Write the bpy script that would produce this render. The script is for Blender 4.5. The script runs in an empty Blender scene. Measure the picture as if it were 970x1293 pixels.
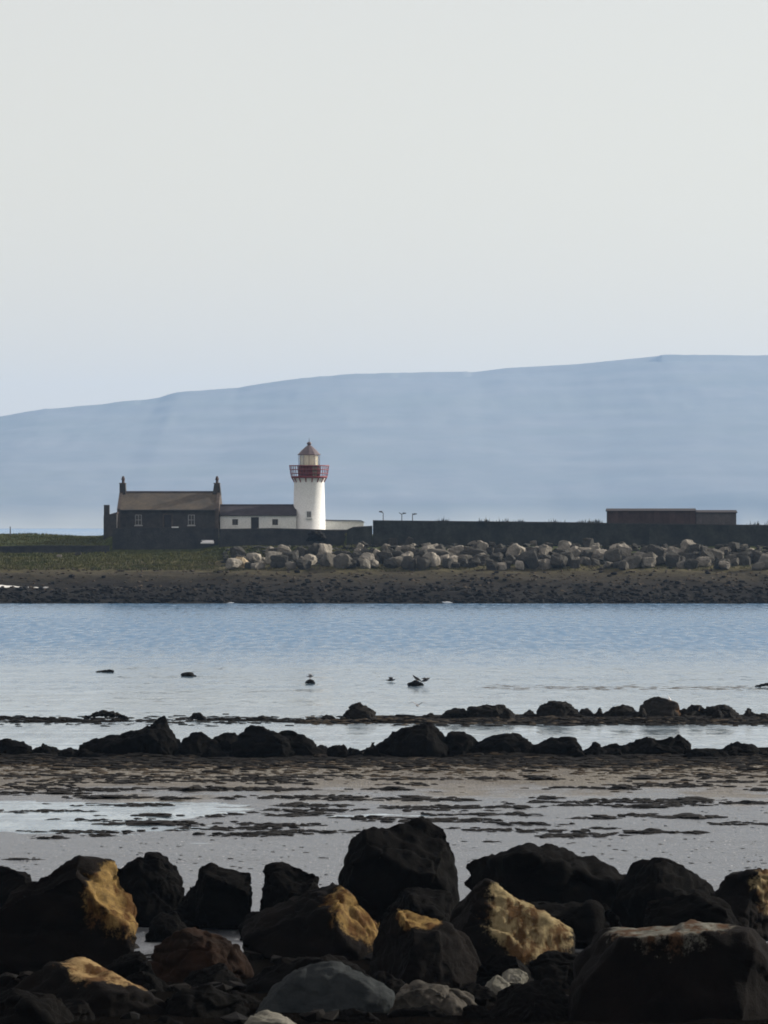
import bpy, bmesh, math, random
import numpy as np
from mathutils import Vector, Matrix

# ------------------------------------------------------------------ camera, sky, sun, exposure
S = bpy.context.scene
C = S.collection
FPX, HOR, CX, CAMH = 6800.0, 662.0, 485.0, 10.6      # focal length and horizon in photo pixels, camera height in m
cam = bpy.data.cameras.new('camera')
cam_o = bpy.data.objects.new('camera', cam); C.objects.link(cam_o)
cam.sensor_fit = 'HORIZONTAL'; cam.sensor_width = 36.0
cam.lens = 36.0 * FPX / 970.0
cam.shift_y = (HOR - 646.5) / 970.0
cam.clip_start = 1.0; cam.clip_end = 80000.0
cam_o.location = (0, 0, CAMH); cam_o.rotation_euler = (math.pi / 2, 0, 0)
S.camera = cam_o

SUN_AZ, SUN_EL = math.radians(68), math.radians(24)   # clockwise from the view direction
W = bpy.data.worlds.new("World"); S.world = W; W.use_nodes = True
nt = W.node_tree; bg = nt.nodes['Background']
sky = nt.nodes.new('ShaderNodeTexSky'); sky.sky_type = 'NISHITA'; sky.sun_disc = False
sky.sun_elevation = SUN_EL; sky.sun_rotation = SUN_AZ
sky.air_density = 1.0; sky.dust_density = 1.0; sky.ozone_density = 1.0
veil = nt.nodes.new('ShaderNodeMix'); veil.data_type = 'RGBA'; veil.inputs[0].default_value = 0.6     # thin even high cloud over the whole sky
veil.inputs[7].default_value = (5.8, 4.95, 4.15, 1)
nt.links.new(sky.outputs[0], veil.inputs[6]); nt.links.new(veil.outputs[2], bg.inputs[0]); bg.inputs[1].default_value = 0.12

sun = bpy.data.lights.new('sun', 'SUN'); sun.energy = 5.0; sun.angle = math.radians(0.5); sun.color = (1.0, 0.93, 0.82)
sun_o = bpy.data.objects.new('sun', sun); C.objects.link(sun_o)
SD = Vector((math.sin(SUN_AZ) * math.cos(SUN_EL), math.cos(SUN_AZ) * math.cos(SUN_EL), math.sin(SUN_EL)))
sun_o.rotation_euler = SD.to_track_quat('Z', 'Y').to_euler(); sun_o.location = (300, 100, 200)

S.view_settings.view_transform = 'Standard'; S.view_settings.look = 'None'
S.view_settings.gamma = 1.0; S.view_settings.use_curve_mapping = False
S.view_settings.exposure = 0.38
S.render.engine = 'CYCLES'
S.cycles.use_denoising = True; S.cycles.filter_width = 1.8
S.cycles.max_bounces = 6; S.cycles.diffuse_bounces = 2; S.cycles.glossy_bounces = 2
S.cycles.transmission_bounces = 3; S.cycles.volume_bounces = 1
S.cycles.caustics_reflective = False; S.cycles.caustics_refractive = False
S.cycles.sample_clamp_indirect = 4.0

rng = np.random.default_rng(7); random.seed(7)

# ------------------------------------------------------------------ helpers
def P(px, py, d):                    # photo pixel at distance d -> world
    return Vector(((px - CX) / FPX * d, d, CAMH - (py - HOR) / FPX * d))
_T = rng.random((64, 64, 64)).astype(np.float32)
def vnoise(p):                       # value noise, p (n,3) -> -1..1
    p = np.asarray(p, dtype=np.float64); i = np.floor(p).astype(int); f = p - i; f = f * f * (3 - 2 * f); i &= 63
    j = (i + 1) & 63; r = 0
    for a in (0, 1):
        for b in (0, 1):
            for c in (0, 1):
                w = (f[:, 0] if a else 1 - f[:, 0]) * (f[:, 1] if b else 1 - f[:, 1]) * (f[:, 2] if c else 1 - f[:, 2])
                r = r + w * _T[(j if a else i)[:, 0], (j if b else i)[:, 1], (j if c else i)[:, 2]]
    return r * 2 - 1
def fbm(p, octaves=4, gain=0.5):
    p = np.asarray(p, dtype=np.float64); r = 0; a = 1.0
    for o in range(octaves):
        r = r + a * vnoise(p * 2 ** o + 17.3 * o); a *= gain
    return r
def fbm2(x, y, octaves=4, gain=0.5, seed=0.0):
    return fbm(np.stack([np.ravel(x), np.ravel(y), np.full(np.size(x), seed + 0.37)], 1), octaves, gain).reshape(np.shape(x))

def tag(o, label=None, cat=None, group=None, kind=None):
    if label: o['label'] = label
    if cat: o['category'] = cat
    if group: o['group'] = group
    if kind: o['kind'] = kind
    return o
def link(name, me, mat, parent=None, loc=None):
    o = bpy.data.objects.new(name, me); C.objects.link(o)
    if mat and not me.materials: me.materials.append(mat)
    if loc is not None: o.location = loc
    if parent: o.parent = parent
    return o
def obj(name, bm, mat, parent=None, loc=None, smooth=False):
    me = bpy.data.meshes.new(name); bm.normal_update(); bm.to_mesh(me); bm.free()
    if smooth:
        me.polygons.foreach_set('use_smooth', [True] * len(me.polygons))
    return link(name, me, mat, parent, loc)
def thing(name, label, cat, loc=(0, 0, 0), rz=0.0, group=None):
    o = bpy.data.objects.new(name, None); C.objects.link(o); o.location = loc; o.rotation_euler = (0, 0, rz)
    o.empty_display_size = 0.3
    return tag(o, label, cat, group)
def box(bm, x0, x1, y0, y1, z0, z1):
    v = [bm.verts.new(p) for p in ((x0, y0, z0), (x1, y0, z0), (x1, y1, z0), (x0, y1, z0), (x0, y0, z1), (x1, y0, z1), (x1, y1, z1), (x0, y1, z1))]
    for f in ((3, 2, 1, 0), (4, 5, 6, 7), (0, 1, 5, 4), (1, 2, 6, 5), (2, 3, 7, 6), (3, 0, 4, 7)): bm.faces.new([v[k] for k in f])
    return bm
def bx(*a): return box(bmesh.new(), *a)
def prism(bm, pts, y0, y1):          # polygon in x,z extruded along y
    a = [bm.verts.new((x, y0, z)) for x, z in pts]; b = [bm.verts.new((x, y1, z)) for x, z in pts]
    n = len(pts); bm.faces.new(a); bm.faces.new(b[::-1])
    for i in range(n): bm.faces.new((a[i], b[i], b[(i + 1) % n], a[(i + 1) % n]))
    bmesh.ops.recalc_face_normals(bm, faces=bm.faces); return bm
def prism_x(bm, pts, x0, x1):        # polygon in y,z extruded along x
    a = [bm.verts.new((x0, y, z)) for y, z in pts]; b = [bm.verts.new((x1, y, z)) for y, z in pts]
    n = len(pts); bm.faces.new(a); bm.faces.new(b[::-1])
    for i in range(n): bm.faces.new((a[i], b[i], b[(i + 1) % n], a[(i + 1) % n]))
    bmesh.ops.recalc_face_normals(bm, faces=bm.faces); return bm
def lathe(bm, prof, n=32):           # prof (r,z)
    rings = [[bm.verts.new((r * math.cos(2 * math.pi * k / n), r * math.sin(2 * math.pi * k / n), z)) for k in range(n)] for r, z in prof]
    for a, b in zip(rings, rings[1:]):
        for k in range(n): bm.faces.new((a[k], a[(k + 1) % n], b[(k + 1) % n], b[k]))
    bm.faces.new(rings[0][::-1]); bm.faces.new(rings[-1]); return bm
def tube(bm, a, b, r0, r1=None, n=8):
    a, b = Vector(a), Vector(b); r1 = r0 if r1 is None else r1
    q = (b - a).to_track_quat('Z', 'Y'); ra, rb = [], []
    for k in range(n):
        u = Vector((math.cos(2 * math.pi * k / n), math.sin(2 * math.pi * k / n), 0)); u = q @ u
        ra.append(bm.verts.new(a + u * r0)); rb.append(bm.verts.new(b + u * r1))
    for k in range(n): bm.faces.new((ra[k], ra[(k + 1) % n], rb[(k + 1) % n], rb[k]))
    bm.faces.new(ra[::-1]); bm.faces.new(rb); return bm
def grid_mesh(name, X, Y, Z, mat, parent=None):
    n, m = X.shape
    co = np.stack([X, Y, Z], -1).reshape(-1, 3)
    i = np.arange(n * m).reshape(n, m)
    q = np.stack([i[:-1, :-1], i[:-1, 1:], i[1:, 1:], i[1:, :-1]], -1).reshape(-1, 4)
    me = bpy.data.meshes.new(name); me.from_pydata(co.tolist(), [], q.tolist())
    me.polygons.foreach_set('use_smooth', [True] * len(me.polygons))
    return link(name, me, mat, parent)

# ------------------------------------------------------------------ materials
def new_mat(name):
    m = bpy.data.materials.new(name); m.use_nodes = True
    return m, m.node_tree, m.node_tree.nodes['Principled BSDF']
def N(t, typ, **kw):
    n = t.nodes.new(typ)
    for k, v in kw.items():
        if k.startswith('i_'): n.inputs[k[2:].replace('_', ' ')].default_value = v
        else: setattr(n, k, v)
    return n
def ramp(t, fac, stops):
    r = t.nodes.new('ShaderNodeValToRGB'); e = r.color_ramp.elements
    while len(e) < len(stops): e.new(0.5)
    for k, (p, c) in enumerate(stops):
        e[k].position = p; e[k].color = (c, c, c, 1) if isinstance(c, (int, float)) else (*c, 1)
    t.links.new(fac, r.inputs[0]); return r.outputs[0]
def mixc(t, fac, a, b, mode='MIX'):
    n = t.nodes.new('ShaderNodeMix'); n.data_type = 'RGBA'; n.blend_type = mode
    for s, v in ((n.inputs[0], fac), (n.inputs[6], a), (n.inputs[7], b)):
        if hasattr(v, 'is_linked'): t.links.new(v, s)
        elif isinstance(v, (int, float)): s.default_value = v
        else: s.default_value = (*v, 1)
    return n.outputs[2]
def noise(t, vec, scale, detail=5, rough=0.6):
    n = N(t, 'ShaderNodeTexNoise', i_Scale=scale, i_Detail=detail, i_Roughness=rough)
    t.links.new(vec, n.inputs['Vector']); return n.outputs['Fac']
def coords(t, kind='Object', scale=(1, 1, 1), loc=(0, 0, 0), per_object=False):
    if kind == 'Position': v = t.nodes.new('ShaderNodeNewGeometry').outputs['Position']
    else: v = t.nodes.new('ShaderNodeTexCoord').outputs[kind]
    mp = t.nodes.new('ShaderNodeMapping'); mp.inputs['Scale'].default_value = scale; mp.inputs['Location'].default_value = loc
    t.links.new(v, mp.inputs['Vector']); v = mp.outputs[0]
    if per_object:
        oi = t.nodes.new('ShaderNodeObjectInfo'); ml = N(t, 'ShaderNodeMath', operation='MULTIPLY'); ml.inputs[1].default_value = 40
        t.links.new(oi.outputs['Random'], ml.inputs[0]); ad = N(t, 'ShaderNodeVectorMath', operation='ADD')
        t.links.new(v, ad.inputs[0]); t.links.new(ml.outputs[0], ad.inputs[1]); v = ad.outputs[0]
    return v
def bump(t, bsdf, h, strength=0.5, dist=0.1):
    b = N(t, 'ShaderNodeBump', i_Strength=strength, i_Distance=dist)
    t.links.new(h, b.inputs['Height']); t.links.new(b.outputs[0], bsdf.inputs['Normal'])
def simple(name, c0, c1, scale=2.0, rough=0.85, bstr=0.3, bdist=0.05, spec=0.3, kind='Object', stretch=(1, 1, 1), lo=0.3, hi=0.7, per_object=True):
    m, t, b = new_mat(name)
    v = coords(t, kind, stretch, per_object=per_object)
    n1 = noise(t, v, scale); n2 = noise(t, v, scale * 6, 4, 0.7)
    c = ramp(t, n1, [(lo, c0), (hi, c1)])
    c = mixc(t, ramp(t, n2, [(0.35, 0.0), (0.75, 0.55)]), c, tuple(x * 0.5 for x in c0))
    t.links.new(c, b.inputs['Base Color']); b.inputs['Roughness'].default_value = rough
    b.inputs['Specular IOR Level'].default_value = spec
    if bstr: bump(t, b, n2, bstr, bdist)
    return m
def rock_mat(name, dark, light, lit_patch=None, spot=None, radius=1.0, rough=0.85, spec=0.05, fine=1.0):
    """stone: mottled dark to light; lichens and sunlight painted as one ragged patch round a given centre"""
    m, t, b = new_mat(name)
    v = coords(t, 'Object', per_object=lit_patch is None)
    n1 = noise(t, v, 0.9 * fine, 6, 0.65); n2 = noise(t, v, 5.0 * fine, 9, 0.8)
    n4 = noise(t, v, 14.0 * fine, 5, 0.7)
    c = ramp(t, n1, [(0.3, dark), (0.72, light)])
    if lit_patch:
        sub = N(t, 'ShaderNodeVectorMath', operation='DISTANCE'); sub.inputs[1].default_value = spot; t.links.new(v, sub.inputs[0])
        ml = N(t, 'ShaderNodeMath', operation='DIVIDE'); ml.inputs[1].default_value = radius; t.links.new(sub.outputs['Value'], ml.inputs[0])
        ad = N(t, 'ShaderNodeMath', operation='ADD'); t.links.new(ml.outputs[0], ad.inputs[0])
        n3 = noise(t, v, 2.2, 12, 0.82); sc = N(t, 'ShaderNodeMath', operation='MULTIPLY_ADD'); sc.inputs[1].default_value = -1.6; sc.inputs[2].default_value = 0.8
        t.links.new(n3, sc.inputs[0]); t.links.new(sc.outputs[0], ad.inputs[1])
        mask = ramp(t, ad.outputs[0], [(0.86, 1.0), (1.06, 0.0)])
        lc = ramp(t, n2, [(0.25, tuple(x * 0.35 for x in lit_patch[0])), (0.45, lit_patch[0]), (0.62, lit_patch[1]), (0.8, lit_patch[2])])
        # dark streaks and rusty blotches running down through the growth
        vs = coords(t, 'Object', (2.6, 2.6, 0.5)); ns = noise(t, vs, 1.0, 4, 0.6)
        lc = mixc(t, ramp(t, ns, [(0.47, 0.0), (0.58, 0.88)]), lc, (0.055, 0.024, 0.008))
        c = mixc(t, mask, c, lc)  # bright patch paints the sunlit face, the rest stays dark
    c = mixc(t, ramp(t, n2, [(0.5, 0.0), (0.85, 0.5)]), c, tuple(x * 0.4 for x in dark))
    t.links.new(c, b.inputs['Base Color']); b.inputs['Roughness'].default_value = rough
    b.inputs['Specular IOR Level'].default_value = spec
    hgt = mixc(t, 0.35, n2, n4)
    bump(t, b, hgt, 0.9, 0.09 / fine)
    return m

M = {}
M['white'] = simple('white_limewash', (0.82, 0.82, 0.80), (0.87, 0.87, 0.85), 1.0, 0.8, 0.1, 0.02)
M['white2'] = simple('weathered_limewash', (0.68, 0.69, 0.68), (0.82, 0.82, 0.80), 0.8, 0.85, 0.1, 0.02)
M['red'] = simple('red_paint', (0.26, 0.06, 0.075), (0.36, 0.10, 0.11), 2.0, 0.5, 0.0)
M['reddark'] = simple('dark_red_paint', (0.20, 0.03, 0.04), (0.28, 0.05, 0.055), 2.0, 0.5, 0.0)
M['lead'] = simple('lantern_roof_metal', (0.10, 0.08, 0.09), (0.17, 0.13, 0.14), 2.0, 0.45, 0.1)
M['frame'] = simple('dark_metal', (0.05, 0.05, 0.055), (0.09, 0.09, 0.09), 3.0, 0.5, 0.0)
M['cream'] = simple('cream_blind', (0.50, 0.48, 0.34), (0.62, 0.59, 0.44), 1.0, 0.8, 0.0)
M['stone'] = simple('dark_house_stone', (0.030, 0.032, 0.036), (0.075, 0.07, 0.068), 1.6, 0.9, 0.5, 0.06)
M['gable'] = simple('brown_gable_stone', (0.06, 0.05, 0.045), (0.12, 0.095, 0.08), 1.6, 0.9, 0.5, 0.06)
M['slate'] = simple('lichened_roof_slate', (0.055, 0.05, 0.045), (0.125, 0.10, 0.07), 0.35, 0.8, 0.3, 0.03, stretch=(1, 1, 1))
M['slate2'] = simple('purple_roof_slate', (0.028, 0.026, 0.034), (0.06, 0.054, 0.066), 0.8, 0.8, 0.3, 0.03)
M['clay'] = simple('clay_pot', (0.04, 0.025, 0.024), (0.075, 0.045, 0.04), 3.0, 0.8, 0.2)
M['glass'], _t, _b = new_mat('window_glass'); _b.inputs['Base Color'].default_value = (0.02, 0.025, 0.03, 1); _b.inputs['Roughness'].default_value = 0.08
M['door'] = simple('dark_door_paint', (0.012, 0.014, 0.02), (0.03, 0.03, 0.035), 2.0, 0.6, 0.0)
M['framepaint'] = simple('worn_window_paint', (0.30, 0.30, 0.30), (0.45, 0.45, 0.45), 2.0, 0.6, 0.0)
M['whitepaint'] = simple('white_gloss_paint', (0.75, 0.75, 0.75), (0.8, 0.8, 0.8), 2.0, 0.5, 0.0)
M['wall'] = simple('dark_weathered_wall', (0.010, 0.015, 0.017), (0.055, 0.058, 0.052), 0.45, 0.95, 0.5, 0.1, kind='Position')
M['wall2'] = simple('dark_garden_wall', (0.022, 0.027, 0.033), (0.06, 0.06, 0.062), 0.7, 0.95, 0.5, 0.1, kind='Position')
M['rust'] = simple('red_brown_cladding', (0.035, 0.023, 0.024), (0.085, 0.052, 0.05), 0.5, 0.7, 0.1, 0.02)
M['greyclad'] = simple('grey_cladding', (0.075, 0.066, 0.07), (0.12, 0.105, 0.105), 0.5, 0.7, 0.1, 0.02)
M['shedroof'] = simple('dark_shed_roof', (0.018, 0.014, 0.017), (0.035, 0.027, 0.03), 1.0, 0.7, 0.0)
M['limestone'] = rock_mat('pale_limestone', (0.15, 0.14, 0.12), (0.40, 0.365, 0.31), fine=1.0)
_t = M['limestone'].node_tree; _b = _t.nodes['Principled BSDF']; _src = _b.inputs['Base Color'].links[0].from_socket
_oi = _t.nodes.new('ShaderNodeObjectInfo')                 # each stone its own tone, some darkened in place of shadow
_t.links.new(mixc(_t, ramp(_t, _oi.outputs['Random'], [(0.4, 0.92), (0.95, 0.0)]), _src, (0.03, 0.03, 0.028)), _b.inputs['Base Color'])
M['tan'] = rock_mat('tan_limestone', (0.30, 0.24, 0.16), (0.52, 0.42, 0.28), fine=1.0)
M['wrack'] = rock_mat('weed_covered_rock', (0.004, 0.004, 0.004), (0.014, 0.012, 0.010), rough=0.75, spec=0.06)
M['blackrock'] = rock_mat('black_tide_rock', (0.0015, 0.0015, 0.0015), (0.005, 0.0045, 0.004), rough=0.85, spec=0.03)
M['darkbank'] = simple('dark_bank_stone', (0.012, 0.014, 0.012), (0.04, 0.04, 0.034), 0.6, 0.95, 0.4, 0.05, kind='Position')
M['weed'] = simple('dark_bladder_wrack', (0.003, 0.003, 0.003), (0.014, 0.011, 0.008), 1.5, 0.7, 0.6, 0.08, spec=0.08)
M['browncl'] = simple('brown_wrack', (0.022, 0.017, 0.011), (0.085, 0.06, 0.033), 1.5, 0.75, 0.6, 0.08, spec=0.2)
M['bird_dark'] = simple('dark_plumage', (0.015, 0.015, 0.018), (0.05, 0.045, 0.045), 4.0, 0.8, 0.0)
M['bird_white'] = simple('white_plumage', (0.72, 0.72, 0.72), (0.8, 0.8, 0.8), 4.0, 0.8, 0.0)
M['bird_grey'] = simple('grey_plumage', (0.12, 0.12, 0.13), (0.35, 0.35, 0.36), 4.0, 0.8, 0.0)
M['beak'] = simple('orange_bill', (0.5, 0.2, 0.03), (0.55, 0.25, 0.04), 4.0, 0.6, 0.0)

# sand flat: damp rippled sand, mirror-wet in the hollows
m, t, b = new_mat('damp_sand'); M['sand'] = m
v = coords(t, 'Position'); vs = coords(t, 'Position', (0.25, 0.12, 1))
n1 = noise(t, vs, 1.0, 5, 0.6); n2 = noise(t, v, 5.0, 6, 0.75); n3 = noise(t, coords(t, 'Position', (1.0, 0.5, 1)), 1.6, 6, 0.7)
c = ramp(t, n1, [(0.35, (0.07, 0.06, 0.044)), (0.7, (0.125, 0.11, 0.08))])
sepw = N(t, 'ShaderNodeSeparateXYZ'); t.links.new(v, sepw.inputs[0])
wd_ = N(t, 'ShaderNodeMath', operation='MULTIPLY_ADD'); wd_.inputs[1].default_value = 60.0; t.links.new(n1, wd_.inputs[0]); t.links.new(sepw.outputs['Y'], wd_.inputs[2])
wet = N(t, 'ShaderNodeMapRange'); wet.inputs[1].default_value = 232; wet.inputs[2].default_value = 246; wet.inputs[3].default_value = 1; wet.inputs[4].default_value = 0; t.links.new(wd_.outputs[0], wet.inputs[0])
c = mixc(t, wet.outputs[0], c, (0.05, 0.058, 0.068))       # tide-soaked sand, tinted bluish in place of reflected sky
c = mixc(t, ramp(t, n2, [(0.5, 0.0), (0.62, 0.6)]), c, (0.06, 0.055, 0.05))
c = mixc(t, ramp(t, n3, [(0.62, 0.0), (0.72, 0.5)]), c, (0.035, 0.03, 0.022))
sep = N(t, 'ShaderNodeSeparateXYZ'); t.links.new(v, sep.inputs[0])
zd = N(t, 'ShaderNodeMath', operation='MULTIPLY_ADD'); zd.inputs[1].default_value = 6.0; t.links.new(n3, zd.inputs[0]); t.links.new(sep.outputs['Y'], zd.inputs[2])
zr_ = N(t, 'ShaderNodeMapRange'); zr_.inputs[1].default_value = 122.5; zr_.inputs[2].default_value = 124.5; t.links.new(zd.outputs[0], zr_.inputs[0])
c = mixc(t, zr_.outputs[0], (0.006, 0.0055, 0.005), c)      # near-black ground under the boulder bank
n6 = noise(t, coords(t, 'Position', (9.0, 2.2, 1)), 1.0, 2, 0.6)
c = mixc(t, ramp(t, n6, [(0.64, 0.0), (0.70, 0.75)]), c, (0.42, 0.42, 0.42))          # pale flecks painted in as wet glints
c = mixc(t, ramp(t, noise(t, coords(t, 'Position', (6.0, 1.5, 1), (31, 7, 0)), 1.0, 2, 0.6), [(0.58, 0.0), (0.66, 0.8)]), c, (0.012, 0.012, 0.012))     # weed scraps
fb = N(t, 'ShaderNodeMapRange'); fb.inputs[1].default_value = 272; fb.inputs[2].default_value = 278; t.links.new(sep.outputs['Y'], fb.inputs[0])
c = mixc(t, fb.outputs[0], c, (0.02, 0.017, 0.013))         # weedy shingle of the far bar
wz = N(t, 'ShaderNodeMath', operation='MULTIPLY_ADD'); wz.inputs[1].default_value = 5.0; t.links.new(n3, wz.inputs[0]); t.links.new(sep.outputs['Y'], wz.inputs[2])
wb = N(t, 'ShaderNodeMapRange'); wb.inputs[1].default_value = 239.0; wb.inputs[2].default_value = 241.0; t.links.new(wz.outputs[0], wb.inputs[0])
c = mixc(t, wb.outputs[0], c, (0.008, 0.007, 0.006))        # black weed on the rock reef and the bar beyond
c = mixc(t, zr_.outputs[0], (0.004, 0.0035, 0.003), c)
t.links.new(c, b.inputs['Base Color'])
sp = N(t, 'ShaderNodeMath', operation='MULTIPLY'); sp.inputs[1].default_value = 0.5; wi = N(t, 'ShaderNodeMath', operation='SUBTRACT'); wi.inputs[0].default_value = 1.0; t.links.new(wb.outputs[0], wi.inputs[1]); wj = N(t, 'ShaderNodeMath', operation='MULTIPLY'); t.links.new(zr_.outputs[0], wj.inputs[0]); t.links.new(wi.outputs[0], wj.inputs[1])
t.links.new(wj.outputs[0], sp.inputs[0]); t.links.new(sp.outputs[0], b.inputs['Specular IOR Level'])
mr = N(t, 'ShaderNodeMapRange'); mr.inputs[1].default_value = 0.0; mr.inputs[2].default_value = 0.12; mr.inputs[3].default_value = 0.3; mr.inputs[4].default_value = 0.75
t.links.new(sep.outputs['Z'], mr.inputs[0])
wr = N(t, 'ShaderNodeMath', operation='MULTIPLY_ADD'); wr.inputs[1].default_value = -0.45; t.links.new(wet.outputs[0], wr.inputs[0]); t.links.new(mr.outputs[0], wr.inputs[2]); wr.use_clamp = True
mx = N(t, 'ShaderNodeMath', operation='MAXIMUM'); mx.inputs[1].default_value = 0.27; t.links.new(wr.outputs[0], mx.inputs[0]); t.links.new(mx.outputs[0], b.inputs['Roughness'])
b.inputs['Specular IOR Level'].default_value = 0.5
n5 = noise(t, coords(t, 'Position', (7.0, 1.6, 1)), 1.0, 3, 0.7)
bump(t, b, mixc(t, 0.7, n2, n5), 1.0, 0.16)

# island ground: grass above, brown turf and shingle, black weed at the tide line (zones follow height with ragged edges)
m, t, b = new_mat('island_ground'); M['island'] = m
v = coords(t, 'Position'); n1 = noise(t, coords(t, 'Position', (0.5, 1, 1)), 0.25, 6, 0.7); n2 = noise(t, v, 1.3, 6, 0.75)
sep = N(t, 'ShaderNodeSeparateXYZ'); t.links.new(v, sep.inputs[0])
ad = N(t, 'ShaderNodeMath', operation='MULTIPLY_ADD'); ad.inputs[1].default_value = 2.4; t.links.new(n1, ad.inputs[0]); t.links.new(sep.outputs['Z'], ad.inputs[2])
hf = N(t, 'ShaderNodeMapRange'); hf.inputs[1].default_value = 0; hf.inputs[2].default_value = 12; t.links.new(ad.outputs[0], hf.inputs[0])
c = ramp(t, hf.outputs[0], [(0.10, (0.006, 0.005, 0.005)), (0.30, (0.016, 0.013, 0.011)), (0.40, (0.05, 0.042, 0.026)), (0.48, (0.115, 0.10, 0.05)), (0.54, (0.12, 0.105, 0.052)), (0.62, (0.075, 0.085, 0.035)), (0.8, (0.06, 0.078, 0.03))])
c = mixc(t, ramp(t, n2, [(0.42, 0.0), (0.7, 0.8)]), c, (0.012, 0.013, 0.009))
t.links.new(c, b.inputs['Base Color']); b.inputs['Roughness'].default_value = 0.95; b.inputs['Specular IOR Level'].default_value = 0.1
bump(t, b, n2, 1.0, 0.3)

# water: calm in the lee of the bars, wind-rippled further out
m, t, b = new_mat('sea_water'); M['water'] = m
b.inputs['IOR'].default_value = 1.33; b.inputs['Specular IOR Level'].default_value = 0.9
v = coords(t, 'Position'); sep = N(t, 'ShaderNodeSeparateXYZ'); t.links.new(v, sep.inputs[0])
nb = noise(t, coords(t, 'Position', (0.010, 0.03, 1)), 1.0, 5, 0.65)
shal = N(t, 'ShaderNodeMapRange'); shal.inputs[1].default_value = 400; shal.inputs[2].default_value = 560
t.links.new(mixc(t, shal.outputs[0], (0.13, 0.18, 0.22), (0.03, 0.13, 0.26)), b.inputs['Base Color'])   # pale sky reflection put into the shallows' base colour, blue further out
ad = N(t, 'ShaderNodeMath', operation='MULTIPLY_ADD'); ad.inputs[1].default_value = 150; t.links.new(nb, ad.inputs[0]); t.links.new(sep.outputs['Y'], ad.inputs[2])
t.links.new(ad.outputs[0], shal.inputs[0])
wind = N(t, 'ShaderNodeMapRange'); wind.inputs[1].default_value = 435; wind.inputs[2].default_value = 540; t.links.new(ad.outputs[0], wind.inputs[0])
lee = N(t, 'ShaderNodeMapRange'); lee.inputs[1].default_value = 640; lee.inputs[2].default_value = 770; lee.inputs[3].default_value = 1.0; lee.inputs[4].default_value = 0.35; t.links.new(ad.outputs[0], lee.inputs[0])
wm = N(t, 'ShaderNodeMath', operation='MULTIPLY'); t.links.new(wind.outputs[0], wm.inputs[0]); t.links.new(lee.outputs[0], wm.inputs[1])
sk = ramp(t, noise(t, coords(t, 'Position', (0.035, 0.11, 1), (5, 3, 0)), 1.0, 6, 0.7), [(0.44, 0.0), (0.60, 0.62)])    # cat's-paw streaks
wmx = N(t, 'ShaderNodeMath', operation='MAXIMUM'); t.links.new(wm.outputs[0], wmx.inputs[0]); t.links.new(sk, wmx.inputs[1]); wind = wmx
rr = N(t, 'ShaderNodeMapRange'); rr.inputs[3].default_value = 0.12; rr.inputs[4].default_value = 0.34; t.links.new(wind.outputs[0], rr.inputs[0])
nr = noise(t, coords(t, 'Position', (0.9, 0.13, 1), (9, 2, 0)), 1.0, 3, 0.7); nrr = N(t, 'ShaderNodeMapRange'); nrr.inputs[1].default_value = 0.3; nrr.inputs[2].default_value = 0.7; nrr.inputs[3].default_value = 0.45; nrr.inputs[4].default_value = 1.45; t.links.new(nr, nrr.inputs[0])
rm = N(t, 'ShaderNodeMath', operation='MULTIPLY'); t.links.new(rr.outputs[0], rm.inputs[0]); t.links.new(nrr.outputs[0], rm.inputs[1]); t.links.new(rm.outputs[0], b.inputs['Roughness'])
nw = noise(t, coords(t, 'Position', (0.8, 0.16, 1)), 1.0, 4, 0.65); nw2 = noise(t, coords(t, 'Position', (0.12, 0.05, 1)), 1.0, 5, 0.7)
hh = mixc(t, 0.5, nw, nw2)
bs = N(t, 'ShaderNodeMapRange'); bs.inputs[3].default_value = 0.2; bs.inputs[4].default_value = 1.0; t.links.new(wind.outputs[0], bs.inputs[0])
bp = N(t, 'ShaderNodeBump', i_Distance=0.6); t.links.new(hh, bp.inputs['Height']); t.links.new(bs.outputs[0], bp.inputs['Strength']); t.links.new(bp.outputs[0], b.inputs['Normal'])

# far hill: grey limestone pavement, hazel scrub and pasture
m, t, b = new_mat('hill_limestone'); M['hill'] = m
v = coords(t, 'Position', (0.004, 0.004, 0.016)); n1 = noise(t, v, 1.0, 8, 0.65); n2 = noise(t, coords(t, 'Position', (0.0012, 0.0012, 0.02)), 1.0, 4, 0.5)
c = ramp(t, n1, [(0.35, (0.19, 0.20, 0.19)), (0.5, (0.215, 0.22, 0.21)), (0.7, (0.245, 0.245, 0.235))])
c = mixc(t, ramp(t, n2, [(0.45, 0.0), (0.6, 0.35)]), c, (0.19, 0.205, 0.17))
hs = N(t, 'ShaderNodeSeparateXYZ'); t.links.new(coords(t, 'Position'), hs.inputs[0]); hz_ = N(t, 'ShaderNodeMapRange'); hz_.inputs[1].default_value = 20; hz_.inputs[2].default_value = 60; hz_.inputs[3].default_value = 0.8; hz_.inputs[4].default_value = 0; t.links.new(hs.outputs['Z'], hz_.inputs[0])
c = mixc(t, hz_.outputs[0], c, (0.42, 0.41, 0.34))         # pale band painted along the foot of the hill for low haze
t.links.new(c, b.inputs['Base Color']); b.inputs['Roughness'].default_value = 1.0; b.inputs['Specular IOR Level'].default_value = 0.0

# ------------------------------------------------------------------ setting: water, hill, beach, island
def smooth01(a, b, x): x = np.clip((x - a) / (b - a), 0, 1); return x * x * (3 - 2 * x)
xs = np.array([-13000, -3000, -900, -300, -80, 80, 300, 900, 3000, 13000.0]); ys = np.array([-600, 0, 60, 160, 300, 500, 700, 1000, 2000, 5000, 9000, 20000.0])
X, Y = np.meshgrid(xs, ys)
tag(grid_mesh('sea', X, Y, X * 0.0, M['water']), kind='structure')

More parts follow.
